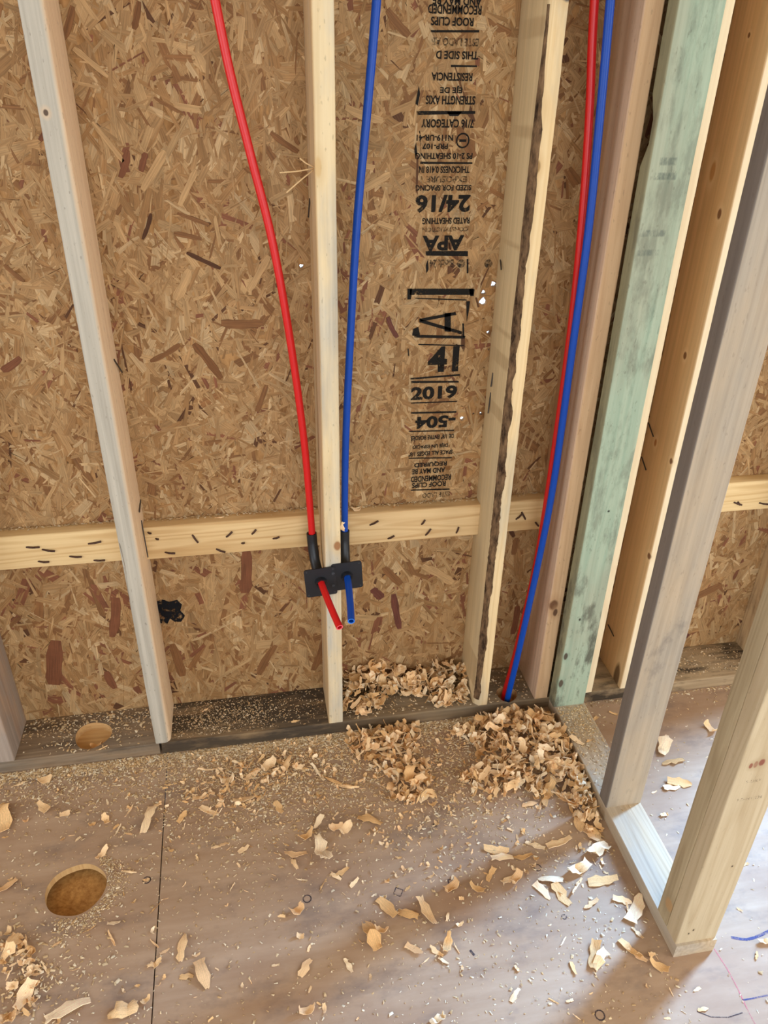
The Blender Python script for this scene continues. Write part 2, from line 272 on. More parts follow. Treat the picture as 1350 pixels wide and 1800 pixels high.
def cut(o, cutter_mesh, mat=None):
    """Boolean difference with a cutter given in the object's own space."""
    c = bpy.data.objects.new('cutter', cutter_mesh)
    COL.objects.link(c)
    if mat is not None:
        cutter_mesh.materials.append(mat)
    bpy.context.view_layer.update()
    c.matrix_world = o.matrix_world.copy()
    md = o.modifiers.new('cut', 'BOOLEAN')
    md.operation = 'DIFFERENCE'
    md.object = c
    md.solver = 'EXACT'
    md.material_mode = 'TRANSFER'
    bpy.context.view_layer.update()
    dg = bpy.context.evaluated_depsgraph_get()
    me = bpy.data.meshes.new_from_object(o.evaluated_get(dg))
    o.modifiers.remove(md)
    o.data = me
    bpy.data.objects.remove(c)
    return smooth(me, 40)


# ------------------------------------------------------------------ materials
class NT:
    def __init__(s, name):
        s.m = bpy.data.materials.new(name)
        s.m.use_nodes = True
        s.t = s.m.node_tree
        s.b = s.t.nodes['Principled BSDF']
        s.out = s.t.nodes['Material Output']

    def n(s, typ, **kw):
        nd = s.t.nodes.new(typ)
        for k, v in kw.items():
            setattr(nd, k, v)
        return nd

    def put(s, sock, v):
        if hasattr(v, 'is_linked'):
            s.t.links.new(v, sock)
        else:
            sock.default_value = v

    def coord(s, scale=(1, 1, 1), loc=(0, 0, 0), kind='Object'):
        c = s.n('ShaderNodeTexCoord')
        mp = s.n('ShaderNodeMapping')
        s.put(mp.inputs['Vector'], c.outputs[kind])
        mp.inputs['Scale'].default_value = scale
        mp.inputs['Location'].default_value = loc
        return mp.outputs[0]

    def noise(s, vec, scale=1.0, detail=4.0, rough=0.55, dist=0.0):
        nd = s.n('ShaderNodeTexNoise')
        s.put(nd.inputs['Vector'], vec)
        nd.inputs['Scale'].default_value = scale
        nd.inputs['Detail'].default_value = detail
        nd.inputs['Roughness'].default_value = rough
        nd.inputs['Distortion'].default_value = dist
        return nd.outputs[0]

    def math(s, op, a, b=0.0, c=None, clamp=False):
        nd = s.n('ShaderNodeMath', operation=op, use_clamp=clamp)
        s.put(nd.inputs[0], a)
        s.put(nd.inputs[1], b)
        if c is not None:
            s.put(nd.inputs[2], c)
        return nd.outputs[0]

    def ramp(s, fac, lo, hi, a=0.0, b=1.0):
        nd = s.n('ShaderNodeMapRange')
        nd.clamp = True
        s.put(nd.inputs['Value'], fac)
        for k, v in zip(('From Min', 'From Max', 'To Min', 'To Max'), (lo, hi, a, b)):
            nd.inputs[k].default_value = v
        return nd.outputs[0]

    def mix(s, fac, a, b, mode='MIX'):
        nd = s.n('ShaderNodeMix', data_type='RGBA', blend_type=mode)
        s.put(nd.inputs[0], fac)
        s.put(nd.inputs[6], a)
        s.put(nd.inputs[7], b)
        return nd.outputs[2]

    def bump(s, h, strength=0.3, dist=0.001):
        nd = s.n('ShaderNodeBump')
        nd.inputs['Strength'].default_value = strength
        nd.inputs['Distance'].default_value = dist
        s.put(nd.inputs['Height'], h)
        s.put(s.b.inputs['Normal'], nd.outputs[0])

    def done(s, col, rough=0.75, spec=0.3):
        s.put(s.b.inputs['Base Color'], col)
        s.put(s.b.inputs['Roughness'], rough)
        s.b.inputs['Specular IOR Level'].default_value = spec
        return s.m


def plain(name, col, rough=0.5, spec=0.4, var=0.06):
    t = NT(name)
    n = t.noise(t.coord(), 60, 3)
    c = t.mix(t.ramp(n, .3, .7), tuple(x * (1 - var) for x in col[:3]) + (1,), tuple(min(1, x * (1 + var)) for x in col[:3]) + (1,))
    return t.done(c, rough, spec)


def wood(name, light, dark, seed=0, ring=0.5, grain=0.5, gray=None, gray_amt=0.0, gray_lo=.45, gray_hi=.62, gray_scale=(9, 9, 2.2),
         edge=None, dirt=None, dirt_amt=0.0, dirt_lo=.5, dirt_hi=.66, dirt_scale=(14, 14, 7), knots=(), stripes=(), rough=0.78, side=None, speck=0.0, dirt_z=None):
    """Sawn lumber along local z. edge=(x0,x1): weather fades out across x. side=(colour, amount): the x=0 face has its own colour."""
    t = NT(name)
    off = (seed * 3.17 % 9, seed * 1.93 % 7, seed * 2.41 % 11)
    base = t.coord()
    g1 = t.noise(t.coord((90, 90, 2.4), off), 1, 5, .6)
    g2 = t.noise(t.coord((420, 420, 9), off), 1, 3, .6)
    r1 = t.noise(t.coord((11, 11, .8), off), 1, 2, .45, .2)
    rings = t.math('SINE', t.math('MULTIPLY', r1, 95.0))
    rings = t.ramp(rings, -.2, 1.0)
    fac = t.math('ADD', t.math('MULTIPLY', t.ramp(g1, .32, .68), grain), t.math('MULTIPLY', rings, ring * .55))
    fac = t.math('ADD', fac, t.math('MULTIPLY', t.ramp(g2, .45, .75), grain * .35), clamp=True)
    col = t.mix(fac, light, dark)
    sep = t.n('ShaderNodeSeparateXYZ')
    t.put(sep.inputs[0], base)
    if gray is not None:
        gn = t.noise(t.coord(gray_scale, (off[1], off[2], off[0])), 1, 5, .6)
        gf = t.ramp(gn, gray_lo, gray_hi, 0, gray_amt)
        if edge is not None:
            xx = t.math('ADD', sep.outputs[0], t.math('MULTIPLY', t.math('SUBTRACT', g1, .5), .012))
            ef = t.ramp(xx, edge[0], edge[1], 1, 0)
            yf = t.ramp(sep.outputs[1], .002, .006, 1, .15)
            gf = t.math('MULTIPLY', t.math('MAXIMUM', gf, t.math('MULTIPLY', gray_amt, .8)), t.math('MULTIPLY', ef, yf))
        gcol = t.mix(t.ramp(g1, .35, .65), gray, tuple(c * .72 for c in gray[:3]) + (1,))
        col = t.mix(gf, col, gcol)
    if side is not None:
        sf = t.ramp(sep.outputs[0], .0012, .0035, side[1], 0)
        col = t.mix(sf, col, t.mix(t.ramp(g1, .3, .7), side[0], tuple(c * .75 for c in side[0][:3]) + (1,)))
    if dirt is not None:
        dn = t.noise(t.coord(dirt_scale, (off[2], off[0], off[1])), 1, 6, .65)
        df = t.ramp(dn, dirt_lo, dirt_hi, 0, dirt_amt)
        if dirt_z:
            df = t.math('MULTIPLY', df, t.ramp(sep.outputs[2], dirt_z[0], dirt_z[1], 1, dirt_z[2]))
        col = t.mix(df, col, dirt)
    if speck:
        sn = t.noise(t.coord((160, 160, 60), off), 1, 2, .5)
        col = t.mix(t.ramp(sn, .66, .72, 0, speck), col, (.05, .03, .02, 1))
    for (kx, ky, kz, kr, asp, kc) in knots:
        vm = t.n('ShaderNodeVectorMath', operation='SUBTRACT')
        t.put(vm.inputs[0], base)
        vm.inputs[1].default_value = (kx, ky, kz)
        vs_ = t.n('ShaderNodeVectorMath', operation='MULTIPLY')
        t.put(vs_.inputs[0], vm.outputs[0])
        vs_.inputs[1].default_value = (1, 1, 1 / asp)
        ln = t.n('ShaderNodeVectorMath', operation='LENGTH')
        t.put(ln.inputs[0], vs_.outputs[0])
        dd = t.math('ADD', ln.outputs['Value'], t.math('MULTIPLY', t.math('SUBTRACT', g1, .5), kr * .7))
        col = t.mix(t.ramp(dd, kr * 1.3, kr * 2.6, .45, 0), col, dark)
        col = t.mix(t.ramp(dd, kr * .75, kr * 1.15, .9, 0), col, kc)
    for (ax, lo0, lo1, z0, z1, amt, sc) in stripes:      # worn ink bands across a face
        zf = t.math('MULTIPLY', t.ramp(sep.outputs[2], z0 - .003, z0, 0, 1), t.ramp(sep.outputs[2], z1, z1 + .003, 1, 0))
        xf = t.math('MULTIPLY', t.ramp(sep.outputs[ax], lo0, lo0 + .004, 0, 1), t.ramp(sep.outputs[ax], lo1 - .004, lo1, 1, 0))
        nn = t.ramp(t.noise(t.coord((120, 120, 50), off), 1, 4, .7), .38, .58, 0, amt)
        col = t.mix(t.math('MULTIPLY', t.math('MULTIPLY', zf, xf), nn), col, sc)
    h = t.math('ADD', t.math('MULTIPLY', g1, .7), t.math('MULTIPLY', g2, .3))
    t.bump(h, .35, .0012)
    return t.done(col, rough, .25)


def attr_wood(name, gain=1.0, rand=0.0, streak=(14, 420), rough=.7, bump=.3, thin=0.0, lohi=(.56, 1.28)):
    """Colour of each flake from the mesh attribute 'Col', with fibre streaks along its u axis."""
    t = NT(name)
    a = t.n('ShaderNodeAttribute', attribute_name='Col')
    uv = t.n('ShaderNodeUVMap', uv_map='UVMap')
    mp = t.n('ShaderNodeMapping')
    t.put(mp.inputs[0], uv.outputs[0])
    mp.inputs['Scale'].default_value = (streak[0], streak[1], 1)
    n1 = t.noise(mp.outputs[0], 1, 5, .6)
    n2 = t.noise(t.coord((30, 30, 30)), 1, 3)
    v = t.math('ADD', t.ramp(n1, .25, .75, *lohi), t.ramp(n2, .3, .7, -.1, .1))
    if rand:
        oi = t.n('ShaderNodeObjectInfo')
        v = t.math('MULTIPLY', v, t.ramp(oi.outputs['Random'], 0, 1, 1 - rand, 1 + rand))
    v = t.math('MULTIPLY', v, gain)
    comb = t.n('ShaderNodeCombineColor')
    for k in range(3):
        t.put(comb.inputs[k], v)
    col = t.mix(1.0, a.outputs['Color'], comb.outputs[0], 'MULTIPLY')
    t.bump(n1, bump, .0008)
    if thin:                                # paper-thin wood lets light through
        tr = t.n('ShaderNodeBsdfTranslucent')
        t.put(tr.inputs['Color'], t.mix(1.0, col, (1.0, .86, .66, 1), 'MULTIPLY'))
        mx = t.n('ShaderNodeMixShader')
        mx.inputs[0].default_value = thin
        t.put(mx.inputs[1], t.b.outputs[0])
        t.put(mx.inputs[2], tr.outputs[0])
        t.put(t.out.inputs['Surface'], mx.outputs[0])
    return t.done(col, rough, .25)


def ink(name, col, lo=.4, hi=.55, scale=150, keep=1.0):
    t = NT(name)
    t.put(t.b.inputs['Base Color'], col)
    t.b.inputs['Roughness'].default_value = .85
    t.b.inputs['Specular IOR Level'].default_value = .15
    n = t.noise(t.coord(), scale, 4, .7)
    n2 = t.noise(t.coord((1, 1, 1), (5, 3, 1)), 28, 2, .5)
    f = t.ramp(t.math('ADD', t.math('MULTIPLY', n, .65), t.math('MULTIPLY', n2, .35)), lo, hi, 0, keep)
    tr = t.n('ShaderNodeBsdfTransparent')
    mx = t.n('ShaderNodeMixShader')
    t.put(mx.inputs[0], f)
    t.put(mx.inputs[1], tr.outputs[0])
    t.put(mx.inputs[2], t.b.outputs[0])
    t.put(t.out.inputs['Surface'], mx.outputs[0])
    return t.m


M_osb_base = NT('osb_base')
_n = M_osb_base.noise(M_osb_base.coord((40, 40, 14)), 1, 6, .65)
M_osb_base = M_osb_base.done(M_osb_base.mix(M_osb_base.ramp(_n, .35, .65), lin(118, 80, 44), lin(178, 136, 88)), .8, .2)
M_strand = attr_wood('osb_strand', gain=.80, bump=.35)
M_shaving = attr_wood('wood_shaving', gain=1.24, rand=.08, streak=(30, 800), bump=.25, thin=.12, lohi=(.70, 1.20))
M_dust = attr_wood('sawdust_chip', gain=1.04, streak=(30, 200), bump=.1, lohi=(.8, 1.15))
M_ink = ink('black_stamp_ink', (.014, .012, .010, 1), .33, .47)
M_ink_faint = ink('faint_stamp_ink', (.03, .024, .018, 1), .42, .60)
M_ink_blot = ink('ink_blot', (.008, .008, .010, 1), .42, .50, 60)
M_steel = plain('dark_steel', lin(58, 50, 44), .5, .5)
M_rust = plain('rusty_steel', lin(70, 44, 30), .7, .4)
M_red = plain('red_pex', lin(205, 18, 22), .38, .5, .03)
M_blue = plain('blue_pex', lin(0, 66, 164), .4, .35, .03)
M_redend = plain('red_pex_cut_end', lin(250, 95, 110), .5, .4, .03)
M_blueend = plain('blue_pex_cut_end', lin(40, 120, 225), .5, .4, .03)
M_black = plain('black_nylon', lin(22, 24, 30), .45, .5)
M_blackhi = plain('worn_black_nylon', lin(52, 54, 60), .5, .5)
M_fresh = wood('fresh_cut_wood', lin(214, 178, 124), lin(170, 124, 74), 3, .2, .6)
M_bark = NT('bark')
_b1 = M_bark.noise(M_bark.coord((70, 70, 22)), 1, 6, .7)
M_bark.bump(_b1, .9, .003)
M_bark = M_bark.done(M_bark.mix(M_bark.ramp(_b1, .35, .68), lin(48, 35, 26), lin(140, 110, 80)), .9, .1)
M_splinter = wood('splinter_wood', lin(222, 190, 142), lin(190, 150, 100), 5, .1, .4)

# ------------------------------------------------------------------ the room shell
CEIL = 2.44
M_shell = NT('shell_board')
_n = M_shell.noise(M_shell.coord((20, 20, 20)), 1, 5)
M_shell = M_shell.done(M_shell.mix(M_shell.ramp(_n, .35, .65), lin(176, 150, 116), lin(206, 184, 150)), .85, .2)


def floor_mat():
    t = NT('subfloor_plywood')
    gx = t.noise(t.coord((2.2, 26, 26)), 1, 4, .55)
    blot = t.noise(t.coord((3, 5, 5)), 1, 5, .6)
    fine = t.noise(t.coord((50, 160, 160)), 1, 4, .65)
    c = t.mix(t.ramp(gx, .3, .72), lin(182, 156, 130), lin(162, 134, 108))
    c = t.mix(t.ramp(fine, .5, .75, 0, .22), c, lin(184, 164, 146))
    c = t.mix(t.ramp(blot, .46, .68, 0, .55), c, lin(148, 114, 88))
    c = t.mix(t.ramp(t.noise(t.coord((7, 13, 9), (4, 2, 1)), 1, 5, .65), .52, .68, 0, .5), c, lin(108, 94, 88))
    t.bump(fine, .12, .001)
    return t.done(c, .62, .3)


M_floor = floor_mat()
floor = empty('floor')
tag(floor, kind='structure')


def prism(name, pts, z0, z1):
    n = len(pts)
    v = [(x, y, z0) for x, y in pts] + [(x, y, z1) for x, y in pts]
    f = [tuple(range(n))[::-1], tuple(range(n, 2 * n))] + [(i, (i + 1) % n, n + (i + 1) % n, n + i) for i in range(n)]
    return fix_normals(pymesh(name, v, f))


SX = lambda y: -0.2722 - 0.0150 * (y + .30)          # the panel seam, a little out of square
p_left = link('subfloor_panel', prism('subfloor_panel', [(-2.4, -4.2), (SX(-4.2) - .0012, -4.2), (SX(.14) - .0012, .14), (-2.4, .14)], -.018, 0), M_floor, floor)
p_right = link('subfloor_panel', prism('subfloor_panel', [(SX(-4.2) + .0012, -4.2), (3.3, -4.2), (3.3, .14), (SX(.14) + .0012, .14)], -.018, 0), M_floor, floor)
# bored hole in the left panel, a joist flange below it
HX, HY, HR = -0.4490, -0.3575, 0.0635
hole = []
for k in range(40):
    a = 2 * math.pi * k / 40
    hole.append((HX + math.cos(a) * HR * (1 + .02 * math.sin(3 * a)), HY + math.sin(a) * HR * .96 * (1 + .02 * math.cos(5 * a))))
cut(p_left, prism('cutter', hole, -.05, .03), M_fresh)
tag(link('floor_joist', box('floor_joist', -2.4, 3.3, -.50, -.22, -.32, -.036, .002),
         wood('joist_wood', lin(206, 158, 92), lin(158, 110, 60), 21, .3, .8), floor))
link('underfloor_boards', box('underfloor_boards', -2.4, 3.3, -4.2, .14, -.36, -.33), M_shell, floor)

wall_back = empty('wall_back')
tag(wall_back, kind='structure')
osb_up = link('osb_panel', box('osb_panel', -2.4, 1.60, .140, .151, .582, CEIL), M_osb_base, wall_back)
osb_lo = link('osb_panel', box('osb_panel', -2.4, 1.60, .140, .151, -.02, .580), M_osb_base, wall_back)
link('osb_panel', box('osb_panel', 1.602, 1.64, .140, .151, -.02, CEIL), M_osb_base, wall_back)
link('osb_panel', box('osb_panel', 2.50, 3.3, .140, .151, -.02, CEIL), M_osb_base, wall_back)
link('osb_panel', box('osb_panel', 1.64, 2.50, .140, .151, -.02, .45), M_osb_base, wall_back)
link('osb_panel', box('osb_panel', 1.64, 2.50, .140, .151, 2.1, CEIL), M_osb_base, wall_back)
M_frame = wood('window_buck', lin(214, 186, 140), lin(176, 140, 96), 31, .5, .5)
win = empty('window_1')
tag(win, kind='structure')
for nm, a in (('window_jamb', (1.602, 1.64, 0, .14, .038, CEIL)), ('window_jamb', (2.50, 2.538, 0, .14, .038, CEIL)),
              ('window_sill', (1.64, 2.50, 0, .14, .412, .45)), ('window_head', (1.64, 2.50, 0, .14, 2.1, 2.138))):
    link(nm, box(nm, *a, .002), M_frame, win)
tag(link('ceiling', box('ceiling', -2.4, 3.3, -4.2, .151, CEIL, CEIL + .02), M_shell), kind='structure')
wl = tag(empty('wall_left'), kind='structure')
for a in ((-4.2, -2.5, 0, CEIL), (-.6, .151, 0, CEIL), (-2.5, -.6, 0, .5), (-2.5, -.6, 2.2, CEIL)):
    link('wall_panel', box('wall_panel', -2.42, -2.4, *a), M_shell, wl)
wr = tag(empty('wall_right'), kind='structure')
for a in ((-4.2, -2.75, 0, CEIL), (-1.05, .151, 0, CEIL), (-2.75, -1.05, 0, .65), (-2.75, -1.05, 2.3, CEIL)):
    link('wall_panel', box('wall_panel', 3.3, 3.32, *a), M_shell, wr)
wf = empty('wall_front')
tag(wf, kind='structure')
for a in ((-2.4, -1.5, -4.22, -4.2, 0, CEIL), (2.3, 3.3, -4.22, -4.2, 0, CEIL), (-1.5, 2.3, -4.22, -4.2, 0, .4), (-1.5, 2.3, -4.22, -4.2, 2.40, CEIL)):
    link('wall_panel', box('wall_panel', *a), M_shell, wf)

# pinholes where nails missed the studs: real holes through the sheathing
PIN = [(.1257, 1.1959, .0030), (.5400, 1.1482, .0042), (.5190, 1.1316, .0033), (.5194, 1.1118, .0058), (.5385, 1.0424, .0029), (.5420, 1.0027, .0017),
       (.4930, .8356, .0040), (.5186, .8472, .0018), (.5370, .8460, .0026)]
bmc = bmesh.new()
for i, (x, z, r) in enumerate(PIN):
    vs0 = []
    for k in range(9):
        a = 2 * math.pi * k / 9
        rr = 1.45 * r * (1 + .28 * math.sin(2.3 * k + i))
        vs0.append((x + rr * math.cos(a), z + rr * math.sin(a)))
    lo_ = [bmc.verts.new((a, .13, b)) for a, b in vs0]
    hi_ = [bmc.verts.new((a, .16, b)) for a, b in vs0]
    bmc.faces.new(lo_)
    bmc.faces.new(hi_[::-1])
    for k in range(9):
        bmc.faces.new((lo_[k], hi_[k], hi_[(k + 1) % 9], lo_[(k + 1) % 9]))
bmesh.ops.recalc_face_normals(bmc, faces=bmc.faces)
mec = bpy.data.meshes.new('cutter')
bmc.to_mesh(mec)
bmc.free()
cut(osb_up, mec)


# the pressed wood strands of the sheathing
def strand_mesh(name, N, x0, x1, z0, z1, lenm, widm, vert, tone, seed):
    r = np.random.default_rng(seed)
    cx, cz = r.uniform(x0, x1, N), r.uniform(z0, z1, N)
    L = np.clip(r.lognormal(math.log(lenm), .45, N), .012, .16)
    W = np.clip(r.lognormal(math.log(widm), .55, N), .0016, .028)
    W = np.minimum(W, L * .45)
    ang = np.where(r.random(N) < vert, r.normal(math.pi / 2, .55, N), r.uniform(0, math.pi, N))
    lay = r.permutation(N) / N
    pal = np.array([lin(208, 174, 128)[:3], lin(196, 158, 110)[:3], lin(184, 144, 97)[:3], lin(170, 128, 82)[:3], lin(148, 104, 64)[:3], lin(142, 90, 62)[:3], lin(104, 68, 42)[:3]])
    wts = np.array(tone) / sum(tone)
    ci = r.choice(len(pal), N, p=wts)
    small = lay > .80                               # the top of the mat has finer, pale slivers
    ci = np.where(small & (ci > 3) & (r.random(N) < .6), 1, ci)
    W = np.where(small, W * .62, W)
    L = np.where(small, L * .8, L)
    col = pal[ci] * r.normal(1, .07, (N, 1)).clip(.7, 1.3)
    keep = np.ones(N, bool)
    for (px, pz, pr) in PIN:
        dx, dz = px - cx, pz - cz
        u = dx * np.cos(ang) + dz * np.sin(ang)
        v = -dx * np.sin(ang) + dz * np.cos(ang)
        keep &= ~((np.abs(u) < L / 2 + 1.6 * pr) & (np.abs(v) < W / 2 + 1.6 * pr))
    cx, cz, L, W, ang, lay, col = (q[keep] for q in (cx, cz, L, W, ang, lay, col))
    N = len(cx)
    j = lambda s: r.uniform(0, s, N)
    us = np.stack([-L / 2 + j(.3) * L * .5, -L / 2 + j(.15) * L, -L / 2 + j(.3) * L * .5, L / 2 - j(.3) * L * .5, L / 2 - j(.15) * L, L / 2 - j(.3) * L * .5], 1)
    vv = np.stack([-W / 2, r.uniform(-.4, .4, N) * W, W / 2, W / 2 * r.uniform(.5, 1, N), r.uniform(-.4, .4, N) * W, -W / 2 * r.uniform(.5, 1, N)], 1)
    c, s = np.cos(ang)[:, None], np.sin(ang)[:, None]
    X = cx[:, None] + us * c - vv * s
    Z = cz[:, None] + us * s + vv * c
    tilt = r.normal(0, .00018, (N, 1)) * us / (L[:, None] / 2) + r.normal(0, .00012, (N, 1)) * vv / (W[:, None] / 2)
    Y = .1397 - .0010 * lay[:, None] + tilt.clip(-.0003, .0003)
    co = np.stack([X, Y, Z], 2).reshape(-1, 3)
    me = bpy.data.meshes.new(name)
    me.vertices.add(N * 6)
    me.vertices.foreach_set('co', co.ravel().astype(np.float32))
    me.loops.add(N * 6)
    # wind so that normals face the room (-y)
    me.loops.foreach_set('vertex_index', (np.arange(N)[:, None] * 6 + np.array([0, 5, 4, 3, 2, 1])).ravel().astype(np.int32))
    me.polygons.add(N)
    me.polygons.foreach_set('loop_start', (np.arange(N) * 6).astype(np.int32))
    me.update(calc_edges=True)
    uvl = me.uv_layers.new(name='UVMap')
    o = r.uniform(0, 50, (N, 2))
    UV = np.stack([us + o[:, :1], vv + o[:, 1:]], 2)[:, [0, 5, 4, 3, 2, 1]]
    uvl.data.foreach_set('uv', UV.ravel().astype(np.float32))
    ca = me.color_attributes.new('Col', 'FLOAT_COLOR', 'POINT')
    cc = np.concatenate([np.repeat(col, 6, 0), np.ones((N * 6, 1))], 1)
    ca.data.foreach_set('color', cc.ravel().astype(np.float32))
    return me


so = link('strands', strand_mesh('strands', 29000, -1.15, 1.56, .585, 1.86, .050, .0090, .5, (1.5, 4, 6, 4, 1.2, .4, .2), 5), M_strand, osb_up)
tag(so, kind='stuff')
so = link('strands', strand_mesh('strands', 9400, -1.15, 1.56, .0, .58, .065, .0135, .6, (1, 3, 6, 4, 1.6, .9, .2), 6), M_strand, osb_lo)
tag(so, kind='stuff')

DCOL = [lin(132, 88, 52), lin(134, 84, 56), lin(142, 98, 60), lin(92, 58, 36), lin(116, 68, 54), lin(206, 166, 116)]
for (x, z, L, an, W, c) in DARK:
    n = 7
    top, bot = [], []
    bend = random.uniform(-.05, .05)
    for k in range(n):
        t = k / (n - 1)
        s = min(1.0, (min(t, 1 - t) * 9 + .62)) * random.uniform(.72, 1.0)
        cv = bend * L * (1 - (2 * t - 1) ** 2)
        top.append(((t - .5) * L, W / 2 * s + cv))
        bot.append(((t - .5) * L, -W / 2 * s + cv))
    pts = bot + top[::-1]
    v = [(u, 0.0, w) for u, w in pts] + [(u * .98, -.0005, w * .96) for u, w in pts]
    m = len(pts)
    f = [tuple(range(m, 2 * m))] + [(i, (i + 1) % m, m + (i + 1) % m, m + i) for i in range(m)]
    me = fix_normals(pymesh('strand', v, f))
    uvl = me.uv_layers.new(name='UVMap')
    uvl.data.foreach_set('uv', [q for lp in me.loops for q in (me.vertices[lp.vertex_index].co.x + x, me.vertices[lp.vertex_index].co.z + z)])
    ca = me.color_attributes.new('Col', 'FLOAT_COLOR', 'POINT')
    ca.data.foreach_set('color', list(DCOL[c]) * len(me.vertices))
    link('strand', me, M_strand, osb_up if z > .58 else osb_lo, (x, .1388, z), (0, -an, 0))

# printed grade stamp (the sheet hangs upside down, so most of it is inverted)
STY = .1379
for (txt, x0, x1, zc, h, rot) in STAMP:
    cu = bpy.data.curves.new('stamp', 'FONT')
    cu.body = txt
    cu.align_x, cu.align_y = 'CENTER', 'CENTER'
    cu.offset = .040 if h > .018 else .030
    cu.resolution_u = 3
    o = bpy.data.objects.new('stamp', cu)
    COL.objects.link(o)
    bpy.context.view_layer.update()
    me = bpy.data.meshes.new_from_object(o.evaluated_get(bpy.context.evaluated_depsgraph_get()))
    bpy.data.objects.remove(o)
    co = np.empty(len(me.vertices) * 3)
    me.vertices.foreach_get('co', co)
    co = co.reshape(-1, 3)
    mn, mx = co.min(0), co.max(0)
    s = ((x1 - x0) / (mx[0] - mn[0]), h * 1.12 / (mx[1] - mn[1]))
    a = (co[:, 0] - (mn[0] + mx[0]) / 2) * s[0]
    b = (co[:, 1] - (mn[1] + mx[1]) / 2) * s[1]
    if rot:
        a, b = -a, -b
    me.vertices.foreach_set('co', np.stack([a, np.zeros(len(a)), b], 1).ravel())
    me.materials.clear()
    faint = txt in ('CONSTRUCTION', 'Block 24', 'ESTE LADO', 'EXPOSURE 1', 'ESTE LADO AB')
    link('stamp_text', me, M_ink_faint if faint else M_ink, osb_up, ((x0 + x1) / 2, STY, zc))
for poly in BARS:
    cx = sum(p[0] for p in poly) / 4
    cz = sum(p[1] for p in poly) / 4
    me = pymesh('stamp_bar', [(p[0] - cx, 0, p[1] - cz) for p in poly], [(0, 1, 2, 3)])
    link('stamp_bar', me, M_ink, osb_up, (cx, STY, cz))


def disc(name, r, ri=0.0, n=24):
    v, f = [], []
    for k in range(n):
        a = 2 * math.pi * k / n
        v.append((r * math.cos(a), 0, r * math.sin(a)))
        v.append((ri * math.cos(a), 0, ri * math.sin(a)))
    for k in range(n):
        k2 = (k + 1) % n
        f.append((2 * k, 2 * k2, 2 * k2 + 1, 2 * k + 1))
    return pymesh(name, v, f)


link('stamp_logo', disc('stamp_logo', LOGO[2], LOGO[2] * .78), M_ink, osb_up, (LOGO[0], STY, LOGO[1]))
link('stamp_logo', box('stamp_logo', -.007, .007, -.0002, .0002, -.0022, .0022), M_ink, osb_up, (LOGO[0], STY, LOGO[1]))
link('stamp_dot', disc('stamp_dot', DOT[2], .0005), M_ink_faint, osb_up, (DOT[0], STY, DOT[1]))
link('stamp_dot', disc('stamp_dot', DOT2[2], .0005), M_ink_faint, osb_up, (DOT2[0], STY, DOT2[1]))
blot = [(-.030, .035), (-.016, .040), (0, .030), (.020, .034), (.030, .018), (.024, .000), (.034, -.018), (.022, -.036), (.006, -.034), (-.004, -.022), (-.012, -.038), (-.030, -.034)]
link('ink_blot', pymesh('ink_blot', [(x, 0, z) for x, z in blot], [tuple(range(len(blot)))]), M_ink_blot, osb_lo, (-.2355, STY, .352))

# ------------------------------------------------------------------ framing lumber
H = 2.40
Z0 = .038


def nail(parent, p0, p1, r=.0016, mat=None, name='nail'):
    me = cylinder(name, p0, p1, r, 6)
    o = link(name, me, mat or M_steel, None)
    o.parent = parent
    o.matrix_parent_inverse = parent.matrix_basis.inverted()
    return o


def stud(x, y, w, d, mat, label, L=H - Z0, z=Z0, cat='stud', name='wall_stud', **kw):
    o = link(name, lumber(name, w, d, L, **kw), mat, None, (x, y, z))
    return tag(o, label, cat)


TAN = lin(176, 132, 84)
M_s1 = wood('stud_weathered', lin(242, 216, 180), lin(216, 182, 142), 1, .4, .4, gray=lin(186, 180, 166), gray_amt=.95, gray_lo=.2, gray_hi=.4, edge=(.031, .040), speck=.3,
            knots=[(.0122, 0, 1.4419, .0042, 1.2, lin(70, 52, 42))])
s1 = stud(-.3025, 0, .038, .14, M_s1, 'gray weathered stud with one rounded pale edge, left of the red stub-out pipe', seed=11, wob=.0012,
          radii=(.003, lambda z: .006 + .010 * math.exp(-z * 4), .004, .003))
M_s2 = wood('stud_cream', lin(228, 208, 168), lin(204, 176, 130), 2, .4, .4, gray=lin(190, 186, 174), gray_amt=.85, gray_lo=.42, gray_hi=.60, speck=.25,
            side=(lin(204, 168, 120), .7), knots=[(.030, 0, .560, .0085, 1.5, lin(150, 100, 62)), (.006, 0, 1.36, .006, 3, lin(206, 174, 124))])
s2 = stud(.1445, 0, .038, .14, M_s2, 'cream stud carrying the black pipe brackets on its front edge', seed=22)
M_s3 = wood('stud_bark_edge', lin(230, 204, 158), lin(204, 168, 116), 3, .4, .4, gray=lin(182, 174, 154), gray_amt=.6, gray_lo=.5, gray_hi=.64, side=(lin(200, 174, 132), .8), knots=[(.034, 0, 1.625, .010, 1.0, lin(50, 54, 66)), (.012, 0, 1.36, .007, 1.8, lin(150, 116, 70))])
nb = noise1(77, 241, 5, .0045)
nb2 = noise1(78, 241, 1, .0045)


def wane3(z):
    k = min(240, max(0, z / 2.4 * 240))
    i = int(k)
    j = min(240, i + 1)
    q = nb[i] + (nb[j] - nb[i]) * (k - i)
    q2 = nb2[i] + (nb2[j] - nb2[i]) * (k - i)
    fade = 1.0 if z < 1.33 else max(.35, 1 - (z - 1.33) * 2.6)
    return (max(.004, .0150 + q + q2) * fade, (.014 + q) * fade)


s3 = stud(.545, 0, .038, .14, M_s3, 'stud with a strip of dark bark along its front edge, beside the stamped sheathing', seed=33, chamfer=wane3, step=.010)


